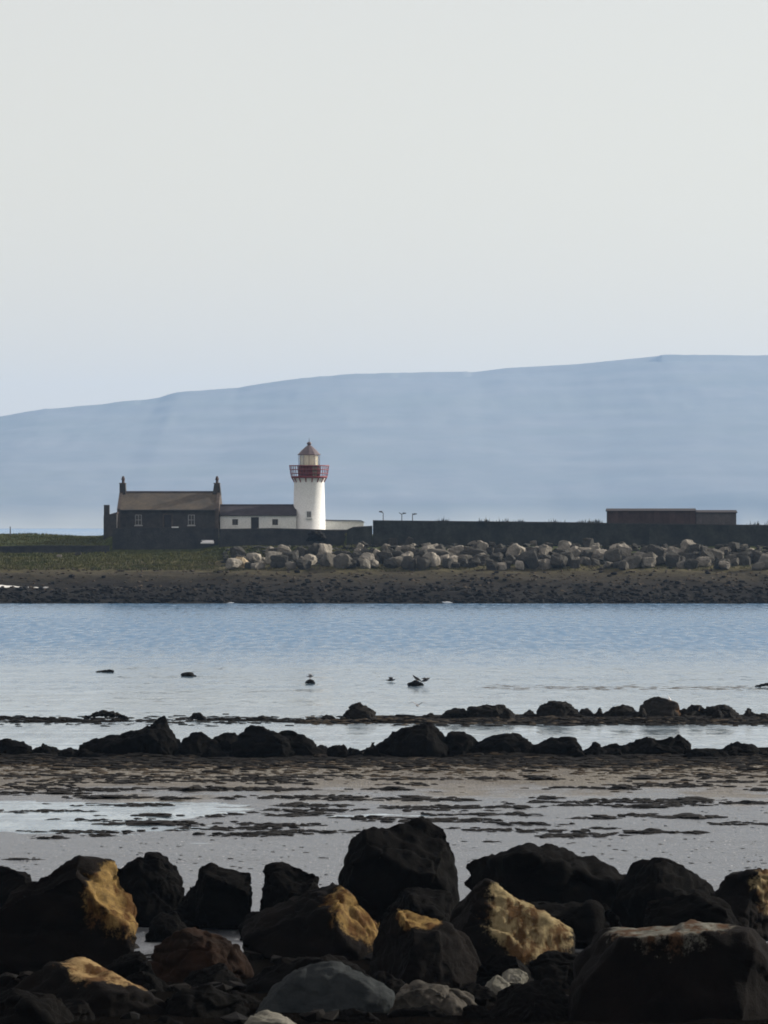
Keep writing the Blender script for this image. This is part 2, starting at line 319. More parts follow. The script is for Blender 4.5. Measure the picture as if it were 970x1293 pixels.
HILL = np.array([(-1500, 690), (-900, 600), (-420, 560), (-150, 538), (0, 527), (60, 517), (130, 511), (200, 503), (225, 496), (300, 490), (380, 478), (440, 473), (520, 471), (600, 469), (640, 464), (730, 459), (800, 452), (840, 448), (900, 448), (970, 449), (1150, 452), (1500, 448), (2200, 462), (3200, 500), (4600, 600), (5600, 700)], float)
HD = 16000.0; H0 = 13400.0
xs = np.unique(np.concatenate([np.linspace(-5200, 12600, 140), np.linspace(-1400, 1400, 260)])); ys = np.linspace(13300, 19500, 170)
X, Y = np.meshgrid(xs, ys)
px = X / HD * FPX + CX
crest = CAMH + (HOR - np.interp(px, HILL[:, 0], HILL[:, 1])) / FPX * HD
u = np.clip((Y - H0 - 200 * fbm2(X / 1300, Y * 0, 3, seed=5)) / (HD - H0), 0, 1)
rise = u ** 0.8 * 0.93 + 0.07 * smooth01(0.0, 0.06, u)
Z = crest * rise
st = 40.0; zz = Z + 9 * fbm2(X / 500, Y / 500, 3, seed=8); k = np.floor(zz / st); f = zz / st - k
Zt = (k + smooth01(0.35, 1.0, f)) * st - 9 * fbm2(X / 500, Y / 500, 3, seed=8)
Z = np.where(u < 0.97, 0.82 * Z + 0.18 * np.minimum(Zt, crest * 0.985), crest)
Z += 6 * fbm2(X / 260, Y / 260, 4, seed=3) * np.clip(1 - u, 0, 1) ** 0.5
Z += 1.6 * fbm2(X / 60, Y / 400, 3, seed=4) * (u > 0.5)
Z = np.where(Y > HD, crest - (Y - HD) * 0.08, Z)
edge = np.clip((X + 5200) / 2000, 0, 1) * np.clip((12600 - X) / 2000, 0, 1)
Z = np.where((u <= 0) | (edge <= 0), -1.0, np.maximum(Z * np.minimum(1, edge * 1.6), -1.0))
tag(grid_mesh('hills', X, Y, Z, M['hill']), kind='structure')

BD = np.array([(-400, 9.0), (6, 9.0), (20, 8.0), (70, 3.2), (97, 1.62), (150, 0.16), (165, 0.06), (200, 0.035), (215, 0.06), (226, 0.10), (235, 0.22), (240, 0.36), (243, 0.36), (248, -0.15), (262, -0.5), (280, -0.3), (288, -0.01), (294, 0.0), (302, -0.3), (330, -1.2), (420, -1.8)], float)
def beach_z(x, d):
    x = np.asarray(x, float); d = np.asarray(d, float)
    z = np.interp(d, BD[:, 0], BD[:, 1])
    flat = smooth01(140, 168, d) * (1 - smooth01(240, 247, d))
    z = z + flat * (0.035 * fbm2(x / 7.0, d / 4.0, 4, seed=1) + 0.02 * fbm2(x / 1.5, d / 1.2, 3, seed=2))
    # standing water on the left of the flat
    pxx = x / np.maximum(d, 1) * FPX + CX
    z = z - 0.13 * np.exp(-((pxx - 60) / 190) ** 2 - ((d - 194) / 9.0) ** 2)
    z = z + 0.10 * fbm2(x / 4.0, d / 3.0, 4, seed=6) * smooth01(278, 286, d) * (1 - smooth01(300, 310, d)) + 0.16 * smooth01(282, 290, d) * (1 - smooth01(298, 306, d)) * smooth01(-8, 12, x)
    z = z + 0.16 * fbm2(x / 2.2, d / 2.2, 4, seed=19) * smooth01(235, 239, d) * (1 - smooth01(243, 247, d))
    z = z + 0.10 * fbm2(x / 2.5, d / 2.5, 4, seed=9) * (1 - smooth01(120, 150, d)) * smooth01(60, 90, d)
    return z
xs = np.unique(np.concatenate([np.linspace(-220, 220, 60), np.arange(-26, 26.01, 0.35)])); ys = np.unique(np.concatenate([np.linspace(-400, 80, 40), np.arange(80, 312, 0.5), np.linspace(312, 420, 20)]))
X, Y = np.meshgrid(xs, ys)
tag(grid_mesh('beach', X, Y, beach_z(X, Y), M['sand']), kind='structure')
def ground_at(px, py):               # where the sight line through a pixel meets the beach
    ds = np.arange(92, 330, 0.25); zs = np.interp(ds, BD[:, 0], BD[:, 1]); z = CAMH - (py - HOR) / FPX * ds
    k = np.argmax(z <= np.maximum(zs, 0)); d = ds[k]; return d

IR = np.array([(700, -1.2), (721, 0.02), (728, 0.75), (737, 1.9), (748, 3.3), (757, 4.55), (764, 5.0), (770, 6.4), (775, 7.2), (779.8, 7.5), (780.6, 9.0), (850, 9.0), (905, -1.0)], float)
IL = np.array([(700, -1.2), (721, 0.02), (728, 0.8), (736, 1.55), (742, 1.75), (746, 1.8), (752, 3.4), (760, 4.3), (772, 5.3), (784, 6.2), (786.5, 6.3), (788.4, 6.4), (789.2, 7.4), (792, 7.6), (800, 8.0), (812, 8.6), (826, 8.8), (860, 8.0), (905, -1.0)], float)
def island_z(x, d):
    x = np.asarray(x, float); d = np.asarray(d, float)
    pxx = x / d * FPX + CX
    zr = np.interp(d, IR[:, 0], IR[:, 1]); zl = np.interp(d, IL[:, 0], IL[:, 1])
    z = zl + (zr - zl) * smooth01(240, 330, pxx)
    z = np.where((d > 776) & (d < 788.3) & (pxx > 150) & (pxx < 436), np.minimum(z, 7.15 - 0.8 * (1 - smooth01(230, 320, pxx))), z)   # ditch before the walls
    yard = smooth01(120, 150, pxx) * (1 - smooth01(438, 470, pxx))      # level yard behind the garden wall
    z = np.where(d > 787, z + (9.0 - z) * yard * smooth01(788.5, 789.3, d) * (1 - smooth01(850, 870, d)), z)
    r = 0.16 * fbm2(x / 5, d / 3.5, 4, seed=11) + 0.16 * np.abs(fbm2(x / 1.6, d / 1.3, 3, seed=12)) * smooth01(758, 735, d)
    r = r + 0.35 * fbm2(x / 9, d / 6, 4, seed=15) * (d < 758) * smooth01(722, 728, d)
    z = z + r * (0.3 + 0.7 * (d < 786)) + 0.35 * fbm2(x / 14, d / 14, 3, seed=14) * (pxx < 140) * (d > 788)
    e = smooth01(-210, -130, x) * (1 - smooth01(190, 260, x))
    return z * e - 1.2 * (1 - e)
xs = np.unique(np.concatenate([np.linspace(-220, 270, 90), np.arange(-62, 62.01, 0.5)])); ys = np.unique(np.concatenate([np.arange(712, 800, 0.5), np.linspace(800, 910, 40)]))
X, Y = np.meshgrid(xs, ys)
tag(grid_mesh('island', X, Y, island_z(X, Y), M['island']), kind='structure')

# ------------------------------------------------------------------ rocks
def remeshed(me, voxel):
    o = bpy.data.objects.new('tmp', me); C.objects.link(o)
    md = o.modifiers.new('r', 'REMESH'); md.mode = 'VOXEL'; md.voxel_size = voxel
    dg = bpy.context.evaluated_depsgraph_get(); out = bpy.data.meshes.new_from_object(o.evaluated_get(dg))
    bpy.data.objects.remove(o); bpy.data.meshes.remove(me); return out
def rock_mesh(name, pts, voxel, seed, amp, soft=2, size=1.0, chip=1.0):
    bm = bmesh.new()
    for p in pts: bm.verts.new(p)
    r = bmesh.ops.convex_hull(bm, input=bm.verts)
    bmesh.ops.delete(bm, geom=[g for g in r['geom_interior'] if isinstance(g, bmesh.types.BMVert)], context='VERTS')
    bmesh.ops.recalc_face_normals(bm, faces=bm.faces)
    me = bpy.data.meshes.new(name); bm.to_mesh(me); bm.free()
    me = remeshed(me, voxel); me.name = name
    n = len(me.vertices); co = np.empty(n * 3); me.vertices.foreach_get('co', co); co = co.reshape(-1, 3)
    ed = np.empty(len(me.edges) * 2, int); me.edges.foreach_get('vertices', ed); ed = ed.reshape(-1, 2)
    deg = np.bincount(ed.ravel(), minlength=n).astype(float)[:, None]
    lo0, hi0 = co.min(0), co.max(0)
    rp = np.random.default_rng(1000 + seed); ctr = (co.max(0) + co.min(0)) / 2
    for _ in range(int(13 * chip)):                # split faces: shave the body with random planes
        v_ = rp.normal(size=3); v_[2] = v_[2] * 0.8 + 0.15; v_ /= np.linalg.norm(v_); t_ = (co - ctr) @ v_
        off = t_.max() - (t_.max() - t_.min()) * rp.uniform(0.04, 0.16); co = co - np.outer(np.maximum(t_ - off, 0), v_)
    for _ in range(soft):
        s = np.zeros_like(co); np.add.at(s, ed[:, 0], co[ed[:, 1]]); np.add.at(s, ed[:, 1], co[ed[:, 0]]); co = 0.5 * co + 0.5 * s / np.maximum(deg, 1)
    me.vertices.foreach_set('co', co.ravel()); me.update()
    no = np.empty(n * 3); me.vertex_normals.foreach_get('vector', no); no = no.reshape(-1, 3)
    q = co / size + seed * 7.13
    d = amp * 0.8 * fbm(q * 1.7, 4, 0.55) + amp * 0.8 * chip * (np.abs(fbm(q * 4.1 + 9, 3)) - 0.3) + amp * 0.4 * fbm(q * 14 + 3, 3)
    # broken steps: quantised noise gives flat chips with small ledges
    g = fbm(q * 2.3 + 31, 2); k = np.floor(g * 4); f = g * 4 - k
    d = d + amp * 1.1 * chip * ((k + np.clip((f - 0.75) * 4, 0, 1)) / 4 - g)
    # fracture blocks: cells with their own set-back and tilt, parted by cracks
    nc = 22; sd = lo0 + (hi0 - lo0) * rp.random((nc, 3)); wgt = np.array([1.0, 1.0, 1.25]); warp = co + 0.05 * size * np.stack([vnoise(q * 5 + 3 * k_) for k_ in range(3)], 1)
    dist = np.linalg.norm((warp[:, None, :] - sd[None]) * wgt, axis=2); o_ = np.argsort(dist, 1)[:, :2]; ar = np.arange(n)
    gap = (dist[ar, o_[:, 1]] - dist[ar, o_[:, 0]]) / size; cid = o_[:, 0]
    tilt = rp.normal(0, 1.1, (nc, 3))[cid]; d = d + 0.45 * amp * chip * (rp.uniform(-0.8, 0.8, nc)[cid] + ((co - sd[cid]) / size * tilt).sum(1) * 2.0) * np.clip(gap / 0.03, 0, 1) - amp * 0.6 * chip * np.exp(-(gap / 0.010) ** 2)
    co = co + no * d[:, None]
    lo1, hi1 = co.min(0), co.max(0); co = lo0 + (co - lo1) * (hi0 - lo0) / np.maximum(hi1 - lo1, 1e-6)
    me.vertices.foreach_set('co', co.ravel()); me.update()
    me.polygons.foreach_set('use_smooth', [True] * len(me.polygons)); return me
_rs = [0]
def outline_rock(name, label, cat, pts, d, mat, front=None, thick=0.75, amp=0.06, voxel=None, soft=2, chip=1.0, group=None, back=None):
    """boulder from its outline (photo pixels) at distance d; front: (px,py,metres nearer) corners that face the camera"""
    _rs[0] += 1; seed = _rs[0]
    w = [P(x, y, d) for x, y in pts]
    x0, x1 = min(p.x for p in w), max(p.x for p in w); z0, z1 = min(p.z for p in w), max(p.z for p in w)
    cx, cz = (x0 + x1) / 2, z0 + (z1 - z0) * 0.42; wd = x1 - x0; size = max(wd, z1 - z0)
    T = thick * min(wd, 1.6 * (z1 - z0)); r = random.Random(seed); P3 = list(w)
    if front is None:
        for i, p in enumerate(w):
            if r.random() < 0.6 or i in (0, len(w) - 1): P3.append(Vector((cx + (p.x - cx) * r.uniform(0.4, 0.85), d - T * r.uniform(0.3, 0.65), cz + (p.z - cz) * r.uniform(0.35, 0.85))))
    else:
        P3 += [P(x, y, d - f) for x, y, f in front]
    for p in w:                      # the far side slopes away below the skyline
        zb = CAMH + (p.z - CAMH) * (d + T * 0.5) / d
        P3.append(Vector((cx + (p.x - cx) * r.uniform(0.6, 0.8), d + T * r.uniform(0.45, 0.6), cz + (zb - cz) * r.uniform(0.45, 0.75))))
    base = Vector((cx, d, z0))
    me = rock_mesh(name, [p - base for p in P3], voxel or size / 52, seed, amp * size, soft, size, chip)
    o = link(name, me, mat, None, base); tag(o, label, cat, group); return o

# ------------------------------------------------------------------ lighthouse
LX, LD = (390.5 - CX) / FPX * 800, 800.0
SC = FPX / LD                                    # photo pixels per metre at the lighthouse
def zl(py): return CAMH - (py - HOR) / SC - 9.0    # photo row -> height above the yard (9 m)
L = thing('lighthouse', 'white round lighthouse tower with red gallery and domed lantern', 'lighthouse', (LX, LD, 9.0))
obj('tower', lathe(bmesh.new(), [(2.55, -0.3), (2.5, 0), (2.47, 0.4), (2.42, 0.42), (2.24, zl(608)), (2.28, zl(607)), (2.34, zl(605)), (2.5, zl(604))], 64), M['white'], L, smooth=True)
w = obj('window', bx(-0.42, 0.42, -2.50, -2.20, zl(654), zl(645)), M['white2'], L)
obj('pane', bx(-0.27, 0.27, -2.515, -2.49, zl(653), zl(646)), M['frame'], w); obj('glazing_bar', bx(-0.03, 0.03, -2.53, -2.51, zl(653), zl(646)), M['white2'], w)
obj('sill', bx(-0.5, 0.5, -2.6, -2.3, zl(655.3), zl(654.2)), M['white2'], w)
g0, g1 = zl(602.5), zl(588)
obj('gallery_floor', lathe(bmesh.new(), [(2.45, g0 - 0.15), (2.6, g0 - 0.12), (2.72, g0 - 0.02), (2.72, g0 + 0.14), (2.5, g0 + 0.14)], 48), M['reddark'], L)
for k in range(16):
    a = 2 * math.pi * (k + 0.5) / 16; u = Vector((math.cos(a), math.sin(a), 0))
    bm = bmesh.new(); tube(bm, u * 2.25 + Vector((0, 0, g0 - 0.75)), u * 2.6 + Vector((0, 0, g0 - 0.1)), 0.07, 0.1, 6); obj('bracket', bm, M['reddark'], L)
rail = obj('railing', lathe(bmesh.new(), [(2.90, g1 - 0.05), (3.0, g1 - 0.06), (3.0, g1 + 0.06), (2.90, g1 + 0.06)], 48), M['red'], L)
for q, rr_ in ((0.33, 2.78), (0.66, 2.86)):
    z = g0 + (g1 - g0) * q; obj('rail_bar', lathe(bmesh.new(), [(rr_, z - 0.045), (rr_ + 0.08, z - 0.045), (rr_ + 0.08, z + 0.045), (rr_, z + 0.045)], 48), M['red'], rail)
bmp = tube(bmesh.new(), (2.68, 0, g0 + 0.05), (2.95, 0, g1), 0.035, 0.035, 6); mp = bpy.data.meshes.new('baluster'); bmp.to_mesh(mp); bmp.free(); mp.materials.append(M['red'])
for k in range(40):
    o = link('baluster', mp, None, rail); o.rotation_euler = (0, 0, 2 * math.pi * k / 40)
obj('lantern_base', lathe(bmesh.new(), [(1.62, g0 + 0.1), (1.62, g1 - 0.1), (1.7, g1 - 0.08), (1.7, g1 + 0.06), (1.5, g1 + 0.06)], 40), M['red'], L)
obj('lantern_door', bx(0.55, 1.2, -1.60, -1.2, g0 + 0.15, g1 - 0.15), M['cream'], L)
l0, l1 = g1 + 0.06, zl(574)
obj('lens_blind', lathe(bmesh.new(), [(1.30, l0), (1.30, l1)], 32), M['cream'], L)
m, t, b = new_mat('lantern_glass'); M['lglass'] = m
t.nodes.remove(b); tr = t.nodes.new('ShaderNodeBsdfTransparent'); gl = t.nodes.new('ShaderNodeBsdfGlossy'); gl.inputs['Roughness'].default_value = 0.03
mxs = t.nodes.new('ShaderNodeMixShader'); mxs.inputs[0].default_value = 0.12; t.links.new(tr.outputs[0], mxs.inputs[1]); t.links.new(gl.outputs[0], mxs.inputs[2]); t.links.new(mxs.outputs[0], t.nodes['Material Output'].inputs[0])
NP = 12
for k in range(NP):
    a0, a1 = 2 * math.pi * k / NP, 2 * math.pi * (k + 1) / NP
    p0, p1 = (1.52 * math.cos(a0), 1.52 * math.sin(a0)), (1.52 * math.cos(a1), 1.52 * math.sin(a1))
    q0, q1 = (1.50 * math.cos(a0), 1.50 * math.sin(a0)), (1.50 * math.cos(a1), 1.50 * math.sin(a1))
    bm = bmesh.new(); vb = [bm.verts.new((*p, l0)) for p in (p0, p1, q1, q0)]; vt = [bm.verts.new((*p, l1)) for p in (p0, p1, q1, q0)]
    bm.faces.new(vb[::-1]); bm.faces.new(vt)
    for i in range(4): bm.faces.new((vb[i], vb[(i + 1) % 4], vt[(i + 1) % 4], vt[i]))
    obj('pane', bm, M['lglass'], L)
    bm = bmesh.new(); tube(bm, (*[c * 1.02 for c in p0], l0), (*[c * 1.02 for c in p0], l1), 0.035, 0.035, 6); obj('glazing_bar', bm, M['lead'], L)
rf = obj('dome', lathe(bmesh.new(), [(1.66, l1 - 0.08), (1.72, l1), (1.66, l1 + 0.1), (1.5, l1 + 0.22), (1.15, l1 + 0.62), (0.72, l1 + 1.02), (0.36, l1 + 1.30), (0.26, l1 + 1.40), (0.2, l1 + 1.42)], 12), M['lead'], L)
obj('vent_ball', lathe(bmesh.new(), [(0.12, l1 + 1.38), (0.30, l1 + 1.5), (0.36, l1 + 1.65), (0.28, l1 + 1.82), (0.1, l1 + 1.9)], 16), M['lead'], rf, smooth=True)
obj('finial', tube(bmesh.new(), (0, 0, l1 + 1.85), (0, 0, l1 + 2.5), 0.045, 0.02), M['lead'], rf)

# ------------------------------------------------------------------ keeper's house
def window(parent, x, y, z0, z1, w):
    f = obj('window', bx(x - w / 2, x + w / 2, y - 0.04, y + 0.1, z0, z1), M['framepaint'], parent)
    zm = (z0 + z1) / 2
    for xa, xb in ((x - w / 2 + 0.07, x - 0.03), (x + 0.03, x + w / 2 - 0.07)):
        for za, zb in ((z0 + 0.07, zm - 0.03), (zm + 0.03, z1 - 0.07)): obj('pane', bx(xa, xb, y - 0.055, y - 0.04, za, zb), M['glass'], f)
    obj('sill', bx(x - w / 2 - 0.14, x + w / 2 + 0.14, y - 0.16, y, z0 - 0.16, z0 - 0.002), M['framepaint'], f)
HX0, HX1, HY = (148 - CX) / FPX * 797, (276 - CX) / FPX * 797, 797.0
hl = HX1 - HX0; hd = 8.8
Hh = thing('keepers_house', 'dark stone house with two gable chimneys beside the lighthouse', 'house', (HX0, HY, 9.0), math.radians(-2.5))
def zh(py, d=797): return CAMH - (py - HOR) / FPX * d - 9.0
ze, zr = zh(643), zh(621, 801)
obj('wall', bx(0, hl, 0, hd, -0.5, ze), M['stone'], Hh)
for xa, xb in ((-0.02, 0.45), (hl - 0.45, hl + 0.02)):
    obj('gable_wall', prism_x(bmesh.new(), [(-0.03, -0.4), (hd + 0.03, -0.4), (hd + 0.03, ze + 0.1), (hd / 2, zr + 0.35), (-0.03, ze + 0.1)], xa, xb), M['gable'], Hh)
rf = obj('roof', prism_x(bmesh.new(), [(-0.35, ze - 0.06), (hd / 2, zr), (hd + 0.35, ze - 0.06), (hd + 0.35, ze - 0.2), (hd / 2, zr - 0.2), (-0.35, ze - 0.2)], 0.46, hl - 0.46), M['slate'], Hh)
obj('ridge_tile', prism_x(bmesh.new(), [(hd / 2 - 0.25, zr - 0.06), (hd / 2, zr + 0.12), (hd / 2 + 0.25, zr - 0.06)], 0.46, hl - 0.46), M['slate2'], rf)
obj('gutter', bx(0.46, hl - 0.46, -0.48, -0.352, ze - 0.2, ze - 0.08), M['frame'], rf)
for s, xa, xb in ((0, 0.0, 0.95), (1, hl - 1.05, hl)):
    zc = zh(611, 801); bm = bmesh.new()
    ya, yb = hd / 2 - 0.7, hd / 2 + 0.7
    prism(bm, [(xa - 0.1 * s, zr - 0.5), (xb + 0.1 * s, zr - 0.5), (xb - 0.1, zc), (xa + 0.15 * s, zc)], ya, yb)
    ch = obj('chimney', bm, M['stone'], Hh)
    xc = (xa + xb) / 2 + 0.02
    obj('chimney_cap', bx(xa + 0.1 * s - 0.04, xb - 0.06, ya - 0.06, yb + 0.06, zc, zc + 0.14), M['gable'], ch)
    for yy in (ya + 0.35, yb - 0.35):
        bm = lathe(bmesh.new(), [(0.2, zc + 0.1), (0.17, zc + 0.5), (0.24, zc + 0.62), (0.22, zc + 0.8), (0.1, zc + 1.15)], 12); bmesh.ops.translate(bm, vec=(xc, yy, 0), verts=bm.verts)
        obj('chimney_pot', bm, M['clay'], ch)
for pxw in (175, 242):
    window(Hh, (pxw - CX) / FPX * 797 - HX0, -0.0, zh(663), zh(650), 0.95)
dx = (212 - CX) / FPX * 797 - HX0
dr = obj('door', bx(dx - 0.55, dx + 0.55, -0.03, 0.08, 0, zh(650)), M['door'], Hh); obj('door_handle', bx(dx + 0.35, dx + 0.45, -0.08, -0.031, 1.0, 1.06), M['cream'], dr)
obj('door_surround', prism(bmesh.new(), [(dx - 0.75, 0), (dx - 0.56, 0), (dx - 0.56, zh(650) + 0.01), (dx + 0.56, zh(650) + 0.01), (dx + 0.56, 0), (dx + 0.75, 0), (dx + 0.75, zh(648.5)), (dx - 0.75, zh(648.5))], -0.06, 0.0), M['gable'], Hh)

# lean-to store on the far left of the house, with its stack
A = thing('lean_to_store', 'dark narrow lean-to with tall chimney stack on the left end of the stone house', 'outbuilding', ((131 - CX) / FPX * 793, 792.5, 7.0))
def za(py): return CAMH - (py - HOR) / FPX * 793 - 7.0
aw = (147.5 - 131) / FPX * 793
obj('wall', prism(bmesh.new(), [(0, -0.5), (aw, -0.5), (aw, za(649)), (0.9, za(651)), (0, za(651))], 0, 3.2), M['stone'], A)
obj('chimney', bx(0.02, 0.82, 0.5, 2.0, za(651), za(637.5)), M['stone'], A)
obj('roof', prism(bmesh.new(), [(0.85, za(651) + 0.01), (aw + 0.1, za(648.5)), (aw + 0.1, za(646.5)), (0.85, za(649.5))], -0.1, 3.3), M['rust'], A)

# low white cottage between house and tower
CX0, CX1, CY = (277 - CX) / FPX * 797, LX - 1.9, 797.5
K = thing('white_cottage', 'low white cottage with dark slate roof joining house to lighthouse', 'cottage', (CX0, CY, 9.0))
cl = CX1 - CX0; cd = 4.6; zce, zcr = zh(650), zh(637.5, 800)
obj('wall', bx(0.1, cl, 0, cd, -0.4, zce), M['white2'], K)
obj('roof', prism_x(bmesh.new(), [(-0.3, zce - 0.05), (cd / 2, zcr), (cd + 0.3, zce - 0.05), (cd + 0.3, zce - 0.15), (cd / 2, zcr - 0.15), (-0.3, zce - 0.15)], 0.05, cl + 0.05), M['slate2'], K)
obj('gable_wall', prism_x(bmesh.new(), [(0.02, zce - 0.2), (cd - 0.02, zce - 0.2), (cd / 2, zcr - 0.16)], 0.12, cl - 0.05), M['white2'], K)
obj('ridge_tile', prism_x(bmesh.new(), [(cd / 2 - 0.2, zcr - 0.06), (cd / 2, zcr + 0.1), (cd / 2 + 0.2, zcr - 0.06)], 0.05, cl + 0.05), M['slate2'], K)
for pxw, wv in ((297, 0.85), (347.5, 0.85)):
    xx = (pxw - CX) / FPX * 797.5 - CX0
    f = obj('window', bx(xx - wv / 2, xx + wv / 2, -0.03, 0.1, zh(663), zh(655.5)), M['frame'], K)
    for q in (-1, 1): obj('pane', bx(xx + q * 0.2 - 0.16, xx + q * 0.2 + 0.16, -0.045, -0.03, zh(662.4), zh(656)), M['glass'], f)
    obj('sill', bx(xx - wv / 2 - 0.1, xx + wv / 2 + 0.1, -0.12, 0.0, zh(664), zh(663.1)), M['white'], f)
xx = (322 - CX) / FPX * 797.5 - CX0
dr = obj('door', bx(xx - 0.58, xx + 0.58, -0.035, 0.05, 0.0, zh(653)), M['door'], K); obj('door_handle', bx(xx + 0.36, xx + 0.46, -0.08, -0.036, 1.0, 1.06), M['cream'], dr)

# pale store to the right of the tower
B = thing('pale_store', 'low pale flat-roofed store just right of the lighthouse tower', 'outbuilding', ((411 - CX) / FPX * 803, 803, 9.0))
bw = (461 - 411) / FPX * 803; zs = lambda py: CAMH - (py - HOR) / FPX * 803 - 9.0
obj('wall', prism(bmesh.new(), [(0, -0.4), (bw - 0.2, -0.4), (bw - 0.2, zs(658.5)), (0, zs(657.5))], 0, 4), M['white2'], B)
obj('roof', prism(bmesh.new(), [(-0.1, zs(657.4)), (bw - 0.6, zs(658.2)), (bw + 0.1, zs(660)), (bw - 0.6, zs(656.9)), (-0.1, zs(656.2))], -0.25, 4.25), M['slate2'], B)

# ------------------------------------------------------------------ walls of the station
def wall_run(name, label, mat, pts, d0, d1, thick, course=None):
    """pts: (px, top row, foot row); depth runs from d0 to d1"""
    n = len(pts); x = [(p[0] - CX) / FPX * 780 for p in pts]
    T = thing(name, label, 'wall', (x[0], d0, 0))
    for i in range(n - 1):
        ya, yb = [d0 + (d1 - d0) * k / (n - 1) for k in (i, i + 1)]
        bm = bmesh.new(); vs_ = []
        for (p, yy) in ((pts[i], ya), (pts[i + 1], yb)):
            xw = (p[0] - CX) / FPX * yy; zt = CAMH - (p[1] - HOR) / FPX * yy; zb = CAMH - (p[2] - HOR) / FPX * yy - 1.2
            vs_.append([bm.verts.new((xw - x[0], yy - d0 + o, z)) for o, z in ((0, zb), (thick, zb), (thick, zt), (0, zt))])
        a, b_ = vs_
        for k in range(4): bm.faces.new((a[k], b_[k], b_[(k + 1) % 4], a[(k + 1) % 4]))
        bm.faces.new(a[::-1]); bm.faces.new(b_); bmesh.ops.recalc_face_normals(bm, faces=bm.faces)
        obj('wall_section', bm, mat, T)
        bm = bmesh.new(); vs_ = []
        for (p, yy) in ((pts[i], ya), (pts[i + 1], yb)):
            xw = (p[0] - CX) / FPX * yy; zt = CAMH - (p[1] - HOR) / FPX * yy
            vs_.append([bm.verts.new((xw - x[0], yy - d0 + o, z)) for o, z in ((-0.06, zt + 0.003), (thick + 0.06, zt + 0.003), (thick + 0.06, zt + 0.14), (-0.06, zt + 0.14))])
        a, b_ = vs_
        for k in range(4): bm.faces.new((a[k], b_[k], b_[(k + 1) % 4], a[(k + 1) % 4]))
        bm.faces.new(a[::-1]); bm.faces.new(b_); bmesh.ops.recalc_face_normals(bm, faces=bm.faces)
        obj('coping', bm, M['stone'], T)
    return T
wall_run('garden_wall', 'dark rubble garden wall in front of the stone house', M['wall2'], [(142, 668, 697), (165, 667, 698), (195, 667, 698), (225, 667, 698), (252, 667, 697), (276, 668, 694)], 788.6, 788.6, 0.6)
wall_run('yard_wall', 'lower dark wall below the white cottage and lighthouse foot', M['wall2'], [(277, 669, 694), (310, 668.5, 692), (345, 668, 690), (380, 669, 690), (412, 670, 690), (440, 670, 690)], 787.8, 787.8, 0.6)
wall_run('sea_wall', 'long dark sea wall running right from the lighthouse yard', M['wall'], [(471, 658, 690), (520, 658.5, 690), (570, 659, 690), (620, 659.5, 690), (670, 660, 690), (720, 660.5, 690), (770, 661.5, 690), (820, 662, 690), (870, 662.5, 690), (920, 663.5, 690), (975, 664, 690), (1060, 666, 690), (1200, 668, 692)], 779.5, 779.5, 0.9)
wall_run('wall_end_block', 'short dark stepped wall block at the left end of the sea wall', M['wall'], [(438, 670, 692), (446, 666.5, 692), (470.3, 665, 692)], 779.3, 779.3, 1.6)
wall_run('field_wall', 'low dark field wall crossing the grass left of the house', M['wall2'], [(-60, 692, 698), (0, 691, 699), (50, 690, 699), (95, 690, 699), (138, 690, 699)], 786.8, 786.8, 0.5)

# ------------------------------------------------------------------ sheds behind the sea wall
def shed(name, label, x0p, x1p, topL, topR, mat, d):
    x0, x1 = (x0p - CX) / FPX * d, (x1p - CX) / FPX * d; zt0, zt1 = [CAMH - (q - HOR) / FPX * d - 9.0 for q in (topL, topR)]
    T = thing(name, label, 'shed', (x0, d, 9.0)); w_ = x1 - x0
    obj('wall', prism(bmesh.new(), [(0, -0.4), (w_, -0.4), (w_, zt1 - 0.25), (0, zt0 - 0.25)], 0.06, 5), mat, T)
    n = int(w_ / 0.75)
    for k in range(n):
        a, b_ = w_ * k / n, w_ * (k + 1) / n - 0.05; h = zt0 + (zt1 - zt0) * (k + 0.5) / n - 0.27
        obj('cladding_panel', bx(a, b_, 0.0 + 0.012 * (k % 3), 0.058, 0, h), mat, T)
    obj('roof', prism_x(bmesh.new(), [(-0.2, 0), (5.2, 0), (5.2, 0.12), (2.5, 0.45), (-0.2, 0.12)], -0.15, w_ + 0.15), M['shedroof'], T).location.z = min(zt0, zt1) - 0.27
    obj('corner_post', bx(-0.14, -0.004, -0.05, 0.2, -0.3, zt0 - 0.28), M['shedroof'], T)
    return T
shed('metal_shed', 'long red-brown clad shed showing above the sea wall', 768, 878.4, 643, 643.5, M['rust'], 786)
shed('metal_shed', 'grey clad shed at the right end of the red-brown shed', 879.5, 930, 645, 645.5, M['greyclad'], 786.4)

# ------------------------------------------------------------------ small things on the island
for k, (pxp, y0, y1, lab) in enumerate([(484, 645, 658, 'tallest dark post with bent head on the left end of the sea wall'), (507.5, 647, 658.3, 'thin dark post with sideways head, middle of three on the sea wall'), (521, 648, 658.5, 'thin short-headed dark post, right of the three on the sea wall')]):
    p0, p1 = P(pxp, y0, 780), P(pxp, y1 + 1, 780); h = p0.z - p1.z
    T = thing('lamp_post', lab, 'post', p1)
    obj('pole', tube(bmesh.new(), (0, 0, -0.2), (0, 0, h * 0.8), 0.07, 0.05), M['frame'], T)
    s = 1 if k else -1
    bm = bmesh.new(); tube(bm, (0, 0, h * 0.78), (0.3 * s, 0, h * 0.98), 0.05, 0.05); tube(bm, (0.12 * s, 0, h * 0.9), (0.62 * s, 0, h * 0.93), 0.12, 0.07); tube(bm, (0, 0, h * 0.8), (-0.4 * (k != 2), 0, h * 0.98), 0.05, 0.05)
    obj('head', bm, M['frame'], T)
p = P(13, 674, 815); T = thing('field_post', 'lone thin post on the grass at far left', 'post', p)
